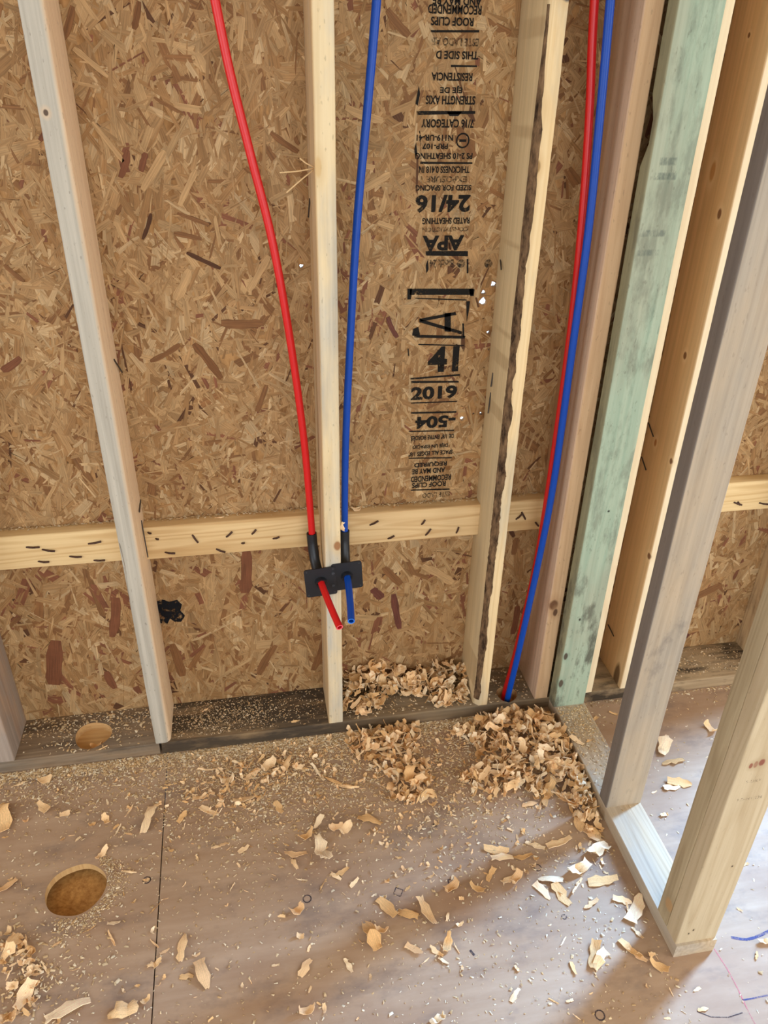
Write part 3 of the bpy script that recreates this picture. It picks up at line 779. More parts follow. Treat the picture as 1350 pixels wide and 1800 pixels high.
def bark_strip(parent, f, z0, z1, name='bark', bulge=.0015, seed=1):
    r = random.Random(seed)
    zs = np.arange(z0, z1, .008)
    v, fc = [], []
    for z in zs:
        a, b = f(z)
        for k in range(6):
            t = k / 5
            n = bulge * math.sin(math.pi * t) * r.uniform(.4, 1.6) + (.0004 if 0 < k < 5 else -.0002)
            v.append((a * t - n * .7, b * (1 - t) - n * .7, z))
    for i in range(len(zs) - 1):
        for k in range(5):
            p = i * 6 + k
            fc.append((p, p + 1, p + 7, p + 6))
    o = link(name, smooth(fix_normals(pymesh(name, v, fc)), 80), M_bark, parent)
    o['label'] = 'dark ragged bark left on the corner'
    return o


bark_strip(s3, wane3, .02, 1.62, seed=4)
bark_strip(s1, lambda z: (.0035 + .0015 * math.sin(z * 37), .012), .10, .62, seed=5, bulge=.0008)

M_s4 = wood('stud_pinkish', lin(216, 182, 142), lin(180, 140, 102), 4, .4, .35, speck=.2, side=(lin(206, 174, 146), .8),
            knots=[(.012, 0, .325, .012, 1.4, lin(104, 68, 44)), (.02, 0, .30, .006, 2, lin(84, 56, 40))])
s4 = stud(.7190, 0, .038, .14, M_s4, 'pinkish tan stud touching the green post, with pipes running down beside it', seed=44)
M_s5 = wood('stud_peach', lin(244, 226, 190), lin(224, 192, 150), 5, .3, .35)
s5 = stud(.8530, 0, .036, .14, M_s5, 'pale stud showing as a thin strip behind the green post', seed=55)
KB = lin(112, 68, 40)
M_s6 = wood('stud_orange', lin(244, 226, 192), lin(226, 198, 154), 6, .35, .3, side=(lin(222, 182, 132), .92),
            knots=[(0, .069, 1.578, .004, 1.2, KB), (0, .035, 1.267, .007, 1.5, KB), (0, .045, .964, .0065, 1.3, KB), (0, .006, .718, .006, 1.3, KB), (0, .006, .448, .007, 1.3, KB),
                   (0, .093, 1.34, .009, 2.2, lin(190, 140, 88)), (0, .088, .728, .006, 1.8, lin(170, 110, 66)), (0, .03, .02, .016, 3, lin(96, 70, 46))])
s6 = stud(.9730, 0, .038, .14, M_s6, 'knotty orange toned stud between green post and gray partition stud', seed=66)
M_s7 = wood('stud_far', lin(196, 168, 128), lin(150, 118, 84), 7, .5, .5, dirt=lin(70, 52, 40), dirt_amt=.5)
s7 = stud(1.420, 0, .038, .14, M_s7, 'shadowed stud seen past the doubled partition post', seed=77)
M_s0 = wood('stud_corner', lin(190, 158, 128), lin(150, 116, 92), 8, .5, .5, gray=lin(158, 148, 138), gray_amt=.8, gray_lo=.4, gray_hi=.55)
s0 = stud(-.6820, 0, .038, .14, M_s0, 'stud at the far left edge, its foot on the bored bottom plate', seed=88)
s0b = stud(-.7230, 0, .038, .14, M_s0, 'outer one of the paired studs at the left edge', seed=89)

for (x, a, b) in ((s6, (.9725, .137, .798), (.966, .091, .7815)), (s6, (.9725, .135, .704), (.966, .092, .689)), (s6, (.9725, .127, .168), (.966, .075, .169)),
                  (s3, (.5445, .1225, 1.2035), (.539, .095, 1.19)), (s3, (.5445, .102, .961), (.541, .0965, .93)), (s3, (.5445, .1045, .9126), (.541, .099, .864)),
                  (s1, (-.264, .138, .678), (-.262, .084, .677)), (s1, (-.264, .103, .644), (-.258, .074, .561)), (s1, (-.264, .095, 1.03), (-.259, .137, .987)), (s2, (.144, .11, 1.33), (.138, .085, 1.30))):
    nail(x, a, b)
for a, b, c in (((.1452, .020, 1.394), (.112, -.006, 1.392), (.0815, -.014, 1.391)), ((.1452, .020, 1.392), (.118, -.004, 1.377), (.092, -.012, 1.358)), ((.1452, .016, 1.396), (.130, -.002, 1.404), (.118, -.006, 1.413))):
    o = link('splinter', tube('splinter', spline([a, b, c], 4), .0012, 5), M_splinter)
    o.parent = s2
    o.matrix_parent_inverse = s2.matrix_basis.inverted()

# the partition running out from the wall
PX0, PW = .7635, .089
M_green = wood('treated_green', lin(176, 190, 166), lin(146, 168, 146), 9, .5, .5, gray=lin(178, 178, 154), gray_amt=.6, gray_lo=.5, gray_hi=.66,
               dirt=lin(84, 82, 70), dirt_amt=.85, dirt_lo=.48, dirt_hi=.62, dirt_scale=(26, 26, 9), dirt_z=(.22, .60, .45), side=(lin(150, 144, 112), .9), speck=.25,
               stripes=[(0, .012, .060, 1.343, 1.352, .6, lin(70, 84, 80)), (0, .018, .055, 1.368, 1.378, .5, lin(70, 84, 80)), (0, .006, .062, 1.241, 1.250, .55, lin(80, 92, 88)), (0, .006, .060, 1.205, 1.213, .5, lin(80, 92, 88))],
               knots=[(.010, 0, .18, .006, 1.9, lin(72, 56, 46)), (.010, 0, .085, .007, 1.9, lin(80, 62, 50)), (.052, 0, .62, .003, 1, lin(52, 46, 40)), (.030, 0, .30, .003, 1.5, lin(60, 50, 44))])
green = stud(PX0 - .003, -.0385, PW, .037, M_green, 'green pressure treated post against the wall studs', cat='post', name='treated_post', seed=91,
             radii=(.003, .003, .003, lambda z: .003 + .026 * math.exp(-((z - 1.42) / .045) ** 4)))
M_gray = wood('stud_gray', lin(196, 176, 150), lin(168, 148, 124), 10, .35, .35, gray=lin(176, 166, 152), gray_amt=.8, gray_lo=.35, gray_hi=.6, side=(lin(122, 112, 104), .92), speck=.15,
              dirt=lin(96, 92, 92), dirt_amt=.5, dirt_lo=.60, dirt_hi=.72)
gray = stud(PX0, -.3735, PW, .038, M_gray, 'weathered gray stud standing midway along the partition plate', name='partition_stud', seed=101, radii=(.002, .002, .002, .002))
M_post = wood('stud_olive', lin(184, 167, 135), lin(150, 131, 100), 12, .6, .5, speck=.1,
              knots=[(0, .012, .055, .013, 1.3, lin(176, 140, 96)), (.06, 0, .10, .0022, 1.6, lin(60, 46, 36)), (.03, 0, .035, .0022, 1.6, lin(60, 46, 36)), (.022, 0, .028, .002, 1.6, lin(60, 46, 36))])
post_a = stud(PX0, -.6680, PW, .0378, M_post, 'rear one of the doubled studs at the free end of the partition', name='partition_stud', seed=111, radii=(.0025,) * 4)
M_post2 = wood('stud_olive_front', lin(200, 183, 152), lin(174, 153, 120), 13, .6, .45, speck=.1,
               knots=[(.062, 0, .235, .002, 1.2, lin(60, 46, 36)), (.030, 0, .04, .002, 1.6, lin(60, 46, 36)), (.022, 0, .03, .0018, 1.6, lin(60, 46, 36)),
                      (.030, 0, .515, .0045, 1.8, lin(140, 82, 66)), (.040, 0, .518, .006, 1.5, lin(132, 72, 60)), (.021, 0, .513, .0035, 1.8, lin(140, 82, 66))])
post_b = stud(PX0, -.7062, PW, .0378, M_post2, 'front one of the doubled studs at the free end of the partition, nearest the camera', name='partition_stud', seed=121, radii=(.0025,) * 4)


def ink_text(parent, txt, loc, h, mat, rotz=0):
    cu = bpy.data.curves.new('stamp', 'FONT')
    cu.body = txt
    cu.size = h
    cu.resolution_u = 2
    o = bpy.data.objects.new('stamp', cu)
    COL.objects.link(o)
    bpy.context.view_layer.update()
    me = bpy.data.meshes.new_from_object(o.evaluated_get(bpy.context.evaluated_depsgraph_get()))
    bpy.data.objects.remove(o)
    me.materials.clear()
    return link('stamp_text', me, mat, parent, loc, (math.pi / 2, 0, 0))


M_ink_lum = ink('lumber_stamp_ink', (.10, .08, .07, 1), .44, .58, 240, .8)
ink_text(post_b, 'S-DRY', (.022, -.0007, .470), .011, M_ink_lum)
ink_text(post_b, 'KD-HT 134', (.018, -.0007, .425), .010, M_ink_lum)

# bottom plates
def plate(name, x0, x1, mat, label, y0=0.0, d=.14, seed=0):
    o = link(name, lumber(name, .038, d, x1 - x0, seed=seed, radii=(.003,) * 4, wob=.0003), mat, None, (x0, y0, .038), (0, math.pi / 2, 0))
    return tag(o, label, 'plate')


M_pl1 = wood('plate_brown', lin(150, 128, 102), lin(108, 88, 68), 14, .4, .7, gray=lin(120, 112, 100), gray_amt=.7, dirt=lin(58, 50, 42), dirt_amt=.6, dirt_lo=.52, dirt_hi=.68, dirt_scale=(12, 20, 5))
M_pl2 = wood('plate_dark', lin(158, 132, 98), lin(116, 94, 68), 15, .4, .7, gray=lin(118, 110, 96), gray_amt=.6, dirt=lin(52, 46, 40), dirt_amt=.85, dirt_lo=.40, dirt_hi=.56, dirt_scale=(9, 16, 3.0), dirt_z=(.42, .70, .22))
plate_a = plate('bottom_plate', -2.40, -.2945, M_pl1, 'brown bottom plate with a bored hole in its top, ending under the weathered stud', seed=131)
plate_b = plate('bottom_plate', -.2885, .8080, M_pl2, 'long dark stained bottom plate under the cream and bark edged studs', seed=132)
M_pl3 = wood('plate_right', lin(176, 152, 118), lin(130, 108, 82), 16, .4, .6, dirt=lin(44, 38, 32), dirt_amt=.9, dirt_lo=.46, dirt_hi=.60, dirt_scale=(9, 18, 5))
plate_c = plate('bottom_plate', .8110, 1.602, M_pl3, 'bottom plate stained dark, seen beyond the partition', seed=133)


def bore(o, x, y, r, mat, depth=.06, n=28, wob=.05):
    ring = []
    for k in range(n):
        a = 2 * math.pi * k / n
        rr = r * (1 + wob * math.sin(3 * a + 1))
        ring.append((x + rr * math.cos(a), y + rr * math.sin(a)))
    me = prism('cutter', ring, .038 - depth, .06)
    me.transform(o.matrix_basis.inverted())
    cut(o, me, mat)


bore(plate_a, -.4640, .0570, .0455, M_fresh, .024)
bore(plate_b, .6490, .0300, .0290, M_fresh, .036)
o = link('bottom_plate', lumber('bottom_plate', PW, .038, .7105, seed=141, radii=(.002,) * 4, wob=.0003),
         wood('plate_partition', lin(202, 182, 152), lin(170, 146, 116), 17, .6, .5, gray=lin(176, 168, 156), gray_amt=.6), None, (PX0, -.001, 0), (math.pi / 2, 0, 0))
tag(o, 'partition bottom plate running out across the subfloor to the doubled studs', 'plate')

# flat blocking between the studs, with bent-over staples and nail tips
M_bl = wood('blocking_pine', lin(226, 198, 148), lin(196, 158, 104), 18, .8, .35, knots=[(-.062, 0, .07, .011, 1.4, lin(150, 92, 66)), (-.02, 0, .045, .008, 1.2, lin(160, 96, 70))])
M_bl2 = wood('blocking_pine_b', lin(222, 192, 142), lin(190, 150, 98), 19, .9, .35)
M_bl3 = wood('blocking_pine_c', lin(220, 190, 142), lin(188, 148, 98), 20, .8, .4, gray=lin(120, 120, 116), gray_amt=.5, gray_lo=.56, gray_hi=.7)


def blocking(x0, x1, mat, label, staples, seed, dz=0.0):
    o = link('blocking', lumber('blocking', .089, .038, x1 - x0, seed=seed, radii=(.004,) * 4, wob=.0004), mat, None, (x0, .1022, .624 + dz), (0, math.pi / 2, 0))
    tag(o, label, 'blocking')
    for (a, b, c, d) in staples:
        sx, sz = (c - a), (d - b)
        L = math.hypot(sx, sz)
        p0, p1 = Vector((a, .1030, b)), Vector((c, .1000, d))
        mid = (p0 + p1) / 2
        mid.y = .0990
        me = tube('staple', spline([p0, mid, p1], 3), .0024, 6)
        s = link('staple', me, M_rust)
        s.parent = o
        bpy.context.view_layer.update()
        s.matrix_parent_inverse = o.matrix_basis.inverted()
    return o


blocking(-.644, -.3030, M_bl, 'blocking with a red knot, between the left edge studs and the weathered stud', B1, 151, .003)
blocking(-.2640, .1440, M_bl2, 'clean yellow blocking with bent staples, behind the red pipe', B2, 152)
blocking(.1830, .5445, M_bl3, 'blocking with gray staining below the inked stamp', B3[:5], 153, -.006)
blocking(.5835, .7185, M_bl2, 'short blocking behind the pair of long pipes', B4, 154, -.004)
blocking(1.0115, 1.4195, M_bl, 'blocking visible past the gray partition stud', B6, 155, .002)

# ------------------------------------------------------------------ pipes and brackets
R_PEX = .0080


def pipe(P, mat, endmat, label, stub):
    pts = spline(P, 10)
    me = tube('pex_pipe', pts, R_PEX, 18, .0058)
    o = link('pex_pipe', me, mat)
    tag(o, label, 'pipe')
    if stub:
        t = (pts[-1] - pts[-3]).normalized()
        e = link('cut_end', tube('cut_end', [pts[-1] - t * .0006, pts[-1] + t * .0004], R_PEX * .995, 18, .0056), endmat, o)
        e['label'] = 'pale cut end of the pipe'
    return o


pipe([(-.052, .07, 2.05), (-.030, .066, 1.82), (-.0066, .06, 1.6433), (.0096, .06, 1.5381), (.0347, .06, 1.4139), (.0667, .06, 1.2555), (.0927, .06, 1.0529), (.112, .06, .833), (.1213, .06, .620),
      (.1228, .056, .565), (.127, .036, .526), (.1318, .006, .5080), (.1338, -.012, .5060), (.1400, -.055, .5010), (.1490, -.105, .4925), (.1592, -.150, .4810)],
     M_red, M_redend, 'red pipe curving down to a cut stub through the black plate', True)
pipe([(.291, .07, 2.05), (.278, .066, 1.85), (.2622, .06, 1.6508), (.2468, .06, 1.4795), (.2282, .06, 1.2844), (.2113, .06, .9986), (.2025, .06, .799), (.1995, .06, .610),
      (.1985, .054, .560), (.197, .034, .528), (.1958, .006, .5155), (.1956, -.012, .5135), (.1935, -.055, .5090), (.1895, -.105, .5025), (.1850, -.150, .4955)],
     M_blue, M_blueend, 'blue pipe dropping to a cut stub beside the red stub', True)
pipe([(.618, .05, 2.05), (.6463, .045, 1.6607), (.6656, .045, 1.4838), (.6817, .045, 1.2808), (.6911, .045, 1.0461), (.6925, .045, .6967), (.6873, .045, .4495), (.6650, .045, .169), (.6505, .044, .05), (.6470, .044, .005)],
     M_red, M_redend, 'long red pipe running behind the blue pipe into a plate hole', False)
pipe([(.640, .024, 2.05), (.6648, .02, 1.6599), (.6758, .02, 1.4853), (.6861, .02, 1.2852), (.6888, .02, 1.0542), (.6912, .02, .7101), (.6806, .02, .4673), (.6620, .021, .1908), (.6510, .022, .055), (.6480, .022, .005)],
     M_blue, M_blueend, 'long blue pipe running down beside the pinkish stud into a plate hole', False)


def rounded_plate(name, w, h, t, r, hr):
    """Plate in the xz plane centred at 0, thickness along y, with a round hole."""
    bm = bmesh.new()
    out = []
    for (cx, cz, a0) in ((w / 2 - r, h / 2 - r, 0), (-w / 2 + r, h / 2 - r, 90), (-w / 2 + r, -h / 2 + r, 180), (w / 2 - r, -h / 2 + r, 270)):
        for k in range(6):
            a = math.radians(a0 + 18 * k)
            out.append((cx + r * math.cos(a), cz + r * math.sin(a)))
    n = len(out)
    inn = []
    for (x, z) in out:
        a = math.atan2(z, x)
        inn.append((hr * math.cos(a), hr * math.sin(a)))
    V = [[bm.verts.new((x, y, z)) for (x, z) in ring] for y in (-t / 2, t / 2) for ring in (out, inn)]
    fo, fi, bo, bi = V
    for k in range(n):
        j = (k + 1) % n
        bm.faces.new((fo[k], fo[j], fi[j], fi[k]))
        bm.faces.new((bo[j], bo[k], bi[k], bi[j]))
        bm.faces.new((fo[j], fo[k], bo[k], bo[j]))
        bm.faces.new((fi[k], fi[j], bi[j], bi[k]))
    bmesh.ops.recalc_face_normals(bm, faces=bm.faces)
    me = bpy.data.meshes.new(name)
    bm.to_mesh(me)
    bm.free()
    return smooth(me, 35)


def bracket(cx, cz, w, h, y, tilt, hx, hz, sleeve, label):
    e = empty('stub_out_bracket', (cx, y, cz))
    e.rotation_euler = (0, -tilt, 0)
    tag(e, label, 'bracket')
    bpy.context.view_layer.update()
    inv = e.matrix_basis.inverted()
    ca = rounded_plate('plate', w, h, .0028, .006, .0098)
    # shift so that the hole sits on the pipe
    off = inv @ Vector((hx, y, hz))
    for v in ca.vertices:
        d = math.hypot(v.co.x, v.co.z)
        if abs(d - .0098) < 1e-4:
            v.co.x += off.x
            v.co.z += off.z
    pl = link('plate', ca, M_black, e)
    # flange around the pipe, standing out from the plate
    col = tube('collar', [Vector((hx, y + .002, hz)), Vector((hx, y - .004, hz - .001)), Vector((hx + .0005, y - .0075, hz - .002))], .0135, 20, .0092)
    col.transform(inv)
    link('collar', col, M_black, pl)
    sl = tube('bend_sleeve', spline([Vector(p) for p in sleeve], 8), .0120, 18, .0092)
    sl.transform(inv)
    link('bend_sleeve', sl, M_black, e)
    for sx in (-1, 1):
        for sz in (-1, 1):
            d = disc('screw_hole', .0020, .0002, 10)
            link('screw_hole', d, M_blackhi, pl, (sx * (w / 2 - .006), -.0016, sz * (h / 2 - .006)))
    return e


b1 = bracket(.1335, .5035, .074, .078, -.0042, math.radians(3.5), .1338, .5065,
             [(.1208, .061, .600), (.1222, .058, .570), (.1252, .044, .535), (.1300, .020, .5135), (.1330, .000, .5075)], 'left black bend bracket holding the red stub pipe')
b2 = bracket(.1965, .5130, .072, .076, -.0014, math.radians(3.5), .1958, .5140,
             [(.1992, .061, .600), (.1983, .057, .568), (.1972, .040, .534), (.1962, .018, .519), (.1958, .000, .5150)], 'right black bend bracket holding the blue stub pipe')
for x, z in ((.1625, .526), (.1628, .492)):
    o = link('screw_head', cylinder('screw_head', (x, -.0058, z), (x, -.0076, z), .0042, 14, .0032), M_blackhi)
    o.parent = b1
    o.matrix_parent_inverse = b1.matrix_basis.inverted()

# marks on the subfloor: lumber crayon, chalk line and printed nail-pattern signs
M_crayon = ink('blue_crayon', lin(62, 78, 138), .36, .55, 200, .7)
M_chalk = ink('pink_chalk', lin(214, 120, 132), .36, .55, 260, .75)
M_mark = ink('panel_mark_ink', lin(70, 62, 70), .34, .5, 260, .8)


def ribbon(name, P, w, mat, parent, closed=False, z=.0004):
    P = [Vector((x, y, 0)) for x, y in P]
    n = len(P)
    v, f = [], []
    for i, p in enumerate(P):
        a = P[(i - 1) % n] if closed or i else P[0]
        b = P[(i + 1) % n] if closed or i < n - 1 else P[-1]
        t = (b - a).normalized()
        q = Vector((-t.y, t.x, 0)) * w / 2
        v += [(p.x + q.x, p.y + q.y, z), (p.x - q.x, p.y - q.y, z)]
    for i in range(n if closed else n - 1):
        j = (i + 1) % n
        f.append((2 * i, 2 * i + 1, 2 * j + 1, 2 * j))
    return link(name, pymesh(name, v, f), mat, parent)


ribbon('crayon_mark', [(.905, -.693), (.920, -.699), (.935, -.703), (.952, -.702), (.970, -.699), (.992, -.694)], .006, M_crayon, p_right)
ribbon('crayon_mark', [(.857, -.811), (.880, -.8115), (.912, -.811)], .003, M_crayon, p_right)
ribbon('chalk_line', [(.857, -.709), (.861, -.753), (.860, -.792), (.857, -.823), (.854, -.900)], .0022, M_chalk, p_right)
ribbon('crayon_mark', [(.758, -.815), (.780, -.829), (.812, -.835), (.844, -.832)], .002, M_mark, p_right)
for (x, y, n, r, rot) in ((.043, -.462, 12, .0085, 0), (.240, -.479, 4, .0115, .25), (.362, -.477, 4, .0115, .75), (.561, -.473, 12, .008, 0), (.571, -.790, 12, .009, 0), (.577, -.593, 12, .005, 0), (-.30, -.36, 12, .008, 0)):
    if n == 4:
        pts = [(x + r * math.cos(rot + k * math.pi / 2), y + r * math.sin(rot + k * math.pi / 2)) for k in range(4)]
        pts = [p for i in range(4) for p in (pts[i], tuple((pts[i][k] + pts[(i + 1) % 4][k]) / 2 for k in range(2)))]
    else:
        pts = [(x + r * math.cos(2 * math.pi * k / n), y + r * math.sin(2 * math.pi * k / n)) for k in range(n)]
    ribbon('panel_mark', pts, .0028, M_mark, p_right if x > -.27 else p_left, True)
ribbon('panel_mark', [(.356, -.322), (.362, -.332)], .006, M_mark, p_right)
ribbon('panel_mark', [(.360, -.628), (.366, -.640)], .005, M_mark, p_right)

# ------------------------------------------------------------------ shavings and sawdust
SHC = [lin(238, 210, 168), lin(232, 198, 150), lin(222, 184, 132), lin(242, 220, 184), lin(214, 172, 118), lin(236, 204, 160), lin(228, 190, 142)]


def shaving_geo(kind, seed):
    """A thin curled chip about 1 long; returns verts (n,3), faces, uv, both sides closed."""
    r = np.random.default_rng(seed)
    nu, nv = 7, 4
    asp = {'leaf': r.uniform(.36, .55), 'sliver': r.uniform(.10, .18), 'curl': r.uniform(.4, .6), 'chunk': r.uniform(.5, .75)}[kind]
    bl = {'leaf': r.uniform(.2, .8), 'sliver': r.uniform(.1, .8), 'curl': r.uniform(1.8, 3.6), 'chunk': r.uniform(.5, 1.4)}[kind]
    bw = {'leaf': r.uniform(.1, .8), 'sliver': r.uniform(.1, .5), 'curl': r.uniform(.3, 1.0), 'chunk': r.uniform(.6, 1.8)}[kind]
    p = r.uniform(1.6, 3.4)
    skew = r.uniform(-.18, .18)
    V = np.zeros((nu, nv, 3))
    UV = np.zeros((nu, nv, 2))
    rl = 1 / bl
    jag = r.uniform(.5, 1.0, (nu, 2))
    blunt = r.uniform(.10, .75, 2)
    for i in range(nu):
        s = -1 + 2 * i / (nu - 1)
        hw = asp / 2 * max(blunt[0] if s < 0 else blunt[1], (1 - abs(s + skew * (1 - s * s)) ** p)) ** .6
        th = s * bl / 2
        base = np.array([rl * math.sin(th), 0, rl * (1 - math.cos(th))])
        nrm = np.array([-math.sin(th), 0, math.cos(th)])
        for k in range(nv):
            q = -1 + 2 * k / (nv - 1)
            h = hw * (jag[i, 0] if q < 0 else jag[i, 1])
            rw = asp / 2 / max(.05, bw) * 2
            ph = q * h / rw
            V[i, k] = base + np.array([0, rw * math.sin(ph), 0]) + nrm * rw * (1 - math.cos(ph)) + (r.normal(0, .035, 3) if kind == 'chunk' else r.normal(0, .018, 3))
            UV[i, k] = (s * .02, q * h * .04)
    if kind == 'chunk':
        V[:, :, 2] += .09 * np.sin(np.arange(nu) * r.uniform(1, 2.4))[:, None]
    du = np.gradient(V, axis=0)
    dv = np.gradient(V, axis=1)
    N = np.cross(du, dv)
    N /= np.linalg.norm(N, axis=2, keepdims=True) + 1e-9
    th = .008 if kind != 'chunk' else .010
    top = (V + N * th).reshape(-1, 3)
    bot = (V - N * th).reshape(-1, 3)
    v = np.concatenate([top, bot])
    n = nu * nv
    f = []
    id_ = lambda i, k: i * nv + k
    for i in range(nu - 1):
        for k in range(nv - 1):
            f.append((id_(i, k), id_(i + 1, k), id_(i + 1, k + 1), id_(i, k + 1)))
            f.append((n + id_(i, k), n + id_(i, k + 1), n + id_(i + 1, k + 1), n + id_(i + 1, k)))
    rim = [id_(i, 0) for i in range(nu)] + [id_(nu - 1, k) for k in range(1, nv)] + [id_(i, nv - 1) for i in range(nu - 2, -1, -1)] + [id_(0, k) for k in range(nv - 2, 0, -1)]
    for a, b in zip(rim, rim[1:] + rim[:1]):
        f.append((b, a, n + a, n + b))
    uv = np.concatenate([UV.reshape(-1, 2)] * 2)
    ext = v[:, 0].max() - v[:, 0].min()
    v = v / ext
    return v, np.array(f), uv


GEO = {k: [shaving_geo(k, 100 * i + j) for j in range(n)] for i, (k, n) in enumerate((('leaf', 14), ('sliver', 6), ('curl', 10), ('chunk', 6)))}


def flakes_mesh(name, items):
    """items: list of (geo, 3x3 matrix, location, colour)"""
    vs_, fs, us_, cs, base = [], [], [], [], 0
    for (g, Mx, loc, c) in items:
        v, f, uv = g
        vs_.append(v @ Mx.T + loc)
        fs.append(f + base)
        us_.append(uv[f.ravel()] + np.array([loc[0] * 7 % 3, loc[1] * 5 % 3]))
        cs.append(np.tile(np.array(c), (len(v), 1)))
        base += len(v)
    V, F, U, C = np.concatenate(vs_), np.concatenate(fs), np.concatenate(us_), np.concatenate(cs)
    me = bpy.data.meshes.new(name)
    me.vertices.add(len(V))
    me.vertices.foreach_set('co', V.ravel().astype(np.float32))
    me.loops.add(F.size)
    me.loops.foreach_set('vertex_index', F.ravel().astype(np.int32))
    me.polygons.add(len(F))
    me.polygons.foreach_set('loop_start', (np.arange(len(F)) * F.shape[1]).astype(np.int32))
    me.update(calc_edges=True)
    ul = me.uv_layers.new(name='UVMap')
    ul.data.foreach_set('uv', U.ravel().astype(np.float32))
    ca = me.color_attributes.new('Col', 'FLOAT_COLOR', 'POINT')
    ca.data.foreach_set('color', C.ravel().astype(np.float32))
    me.polygons.foreach_set('use_smooth', [True] * len(me.polygons))
    me.set_sharp_from_angle(angle=math.radians(55))
    return me


def rotm(yaw, pitch=0.0, roll=0.0):
    return np.array(Matrix.Rotation(yaw, 3, 'Z') @ Matrix.Rotation(pitch, 3, 'Y') @ Matrix.Rotation(roll, 3, 'X'))


SHARED = {}
for k, lst in GEO.items():
    for j, g in enumerate(lst):
        for c in range(3):
            me = flakes_mesh('wood_shaving', [(g, np.eye(3), np.zeros(3), SHC[(j * 3 + c * 2) % len(SHC)])])
            me.materials.append(M_shaving)
            SHARED[(k, j, c)] = me


def shaving(kind, x, y, z, L, yaw, pitch, roll, label, group, rest=True):
    j = random.randrange(len(GEO[kind]))
    c = random.randrange(3)
    o = bpy.data.objects.new('wood_shaving', SHARED[(kind, j, c)])
    COL.objects.link(o)
    flip = math.pi if random.random() < .35 and kind in ('leaf', 'chunk') else 0.0
    Mx = rotm(yaw, pitch, roll + flip)
    zmin = (GEO[kind][j][0] @ Mx.T)[:, 2].min() * L
    o.location = (x, y, z - zmin + .0003 if rest else z)
    o.rotation_euler = Matrix([list(r_) for r_ in Mx]).to_euler()
    o.scale = (L, L, L)
    tag(o, label, 'shaving', group)
    return o


def region(x, y):
    if x > .86:
        return ('small shaving on the subfloor beyond the partition plate', 'shavings beyond the partition')
    if x > .50 and y < -.42:
        return ('shaving lying on the bluish lit subfloor beside the free end of the partition', 'shavings by the partition end')
    if x > .42:
        return ('shaving at the fringe of the big heap against the partition plate', 'shavings at the edge of the big heap')
    if x > .02 and y < -.36:
        return ('shaving lying loose on the open middle of the subfloor', 'loose shavings on the middle subfloor')
    if x > -.27:
        return ('shaving among the sawdust in front of the dark bottom plate', 'shavings in front of the dark plate')
    if y < -.36:
        return ('shaving on the subfloor around the bored floor hole', 'shavings around the floor hole')
    return ('shaving between the floor hole and the brown bottom plate', 'shavings in front of the brown plate')


OWN = {   # shavings that can be singled out
    1: 'leaf shaving above the floor hole, just left of the seam',
    23: 'pink toned leaf shaving cut off by the left edge, beside the floor hole',
    24: 'bright crumpled shaving clump at the left edge below the floor hole',
    32: 'upright pinkish leaf shaving just right of the panel seam',
    33: 'narrow pale leaf shaving, lower of the pair right of the seam',
    36: 'large broad leaf shaped shaving at the bottom left, below the bored floor hole',
    37: 'ragged frayed shaving beside the largest leaf shaving at the bottom left',
    47: 'flat oval shaving left of the tall crumpled one',
    48: 'tall crumpled shaving standing beside a flat oval one mid floor',
    55: 'leftmost of the three flat shavings in a row at mid floor',
    56: 'middle of the three flat shavings in a row at mid floor',
    57: 'largest, rightmost of the three flat shavings in a row at mid floor',
    58: 'forked shaving with curled tips below the row of three',
    104: 'long slanting shaving near the partition plate edge',
    106: 'bright upright shaving left of the post shadow',
    109: 'slanting shaving half inside the shadow of the end post',
    111: 'curled shaving in the post shadow just below the plate end',
    121: 'tan middle shaving of the three behind the gray partition stud',
    122: 'palest shaving of the three lying behind the gray partition stud',
}
ANCH = [('the floor hole', HX, HY), ('the diamond floor mark', .240, -.479), ('the square floor mark', .362, -.477), ('the ring floor mark', .043, -.462),
        ('the partition plate end', .765, -.71), ('the gray partition stud', .765, -.375), ('the weathered stud', -.285, .0), ('the cream stud', .163, .0)]
KW = {'leaf': 'leaf shaving', 'sliver': 'wood sliver', 'curl': 'curled shaving', 'chunk': 'crumpled shaving'}


def place(x, y, L, k):
    n, ax, ay = min(ANCH, key=lambda q: math.hypot(q[1] - x, q[2] - y))
    dx, dy = x - ax, y - ay
    rel = ('right of' if dx > 0 else 'left of') if abs(dx) > abs(dy) else ('beyond' if dy > 0 else 'in front of')
    d = math.hypot(dx, dy)
    far = 'close' if d < .07 else 'a little way' if d < .16 else 'well'
    size = 'large' if L > .05 else 'mid sized' if L > .03 else 'small'
    return '%s %s %s %s %s' % (size, KW[k], far, rel, n)


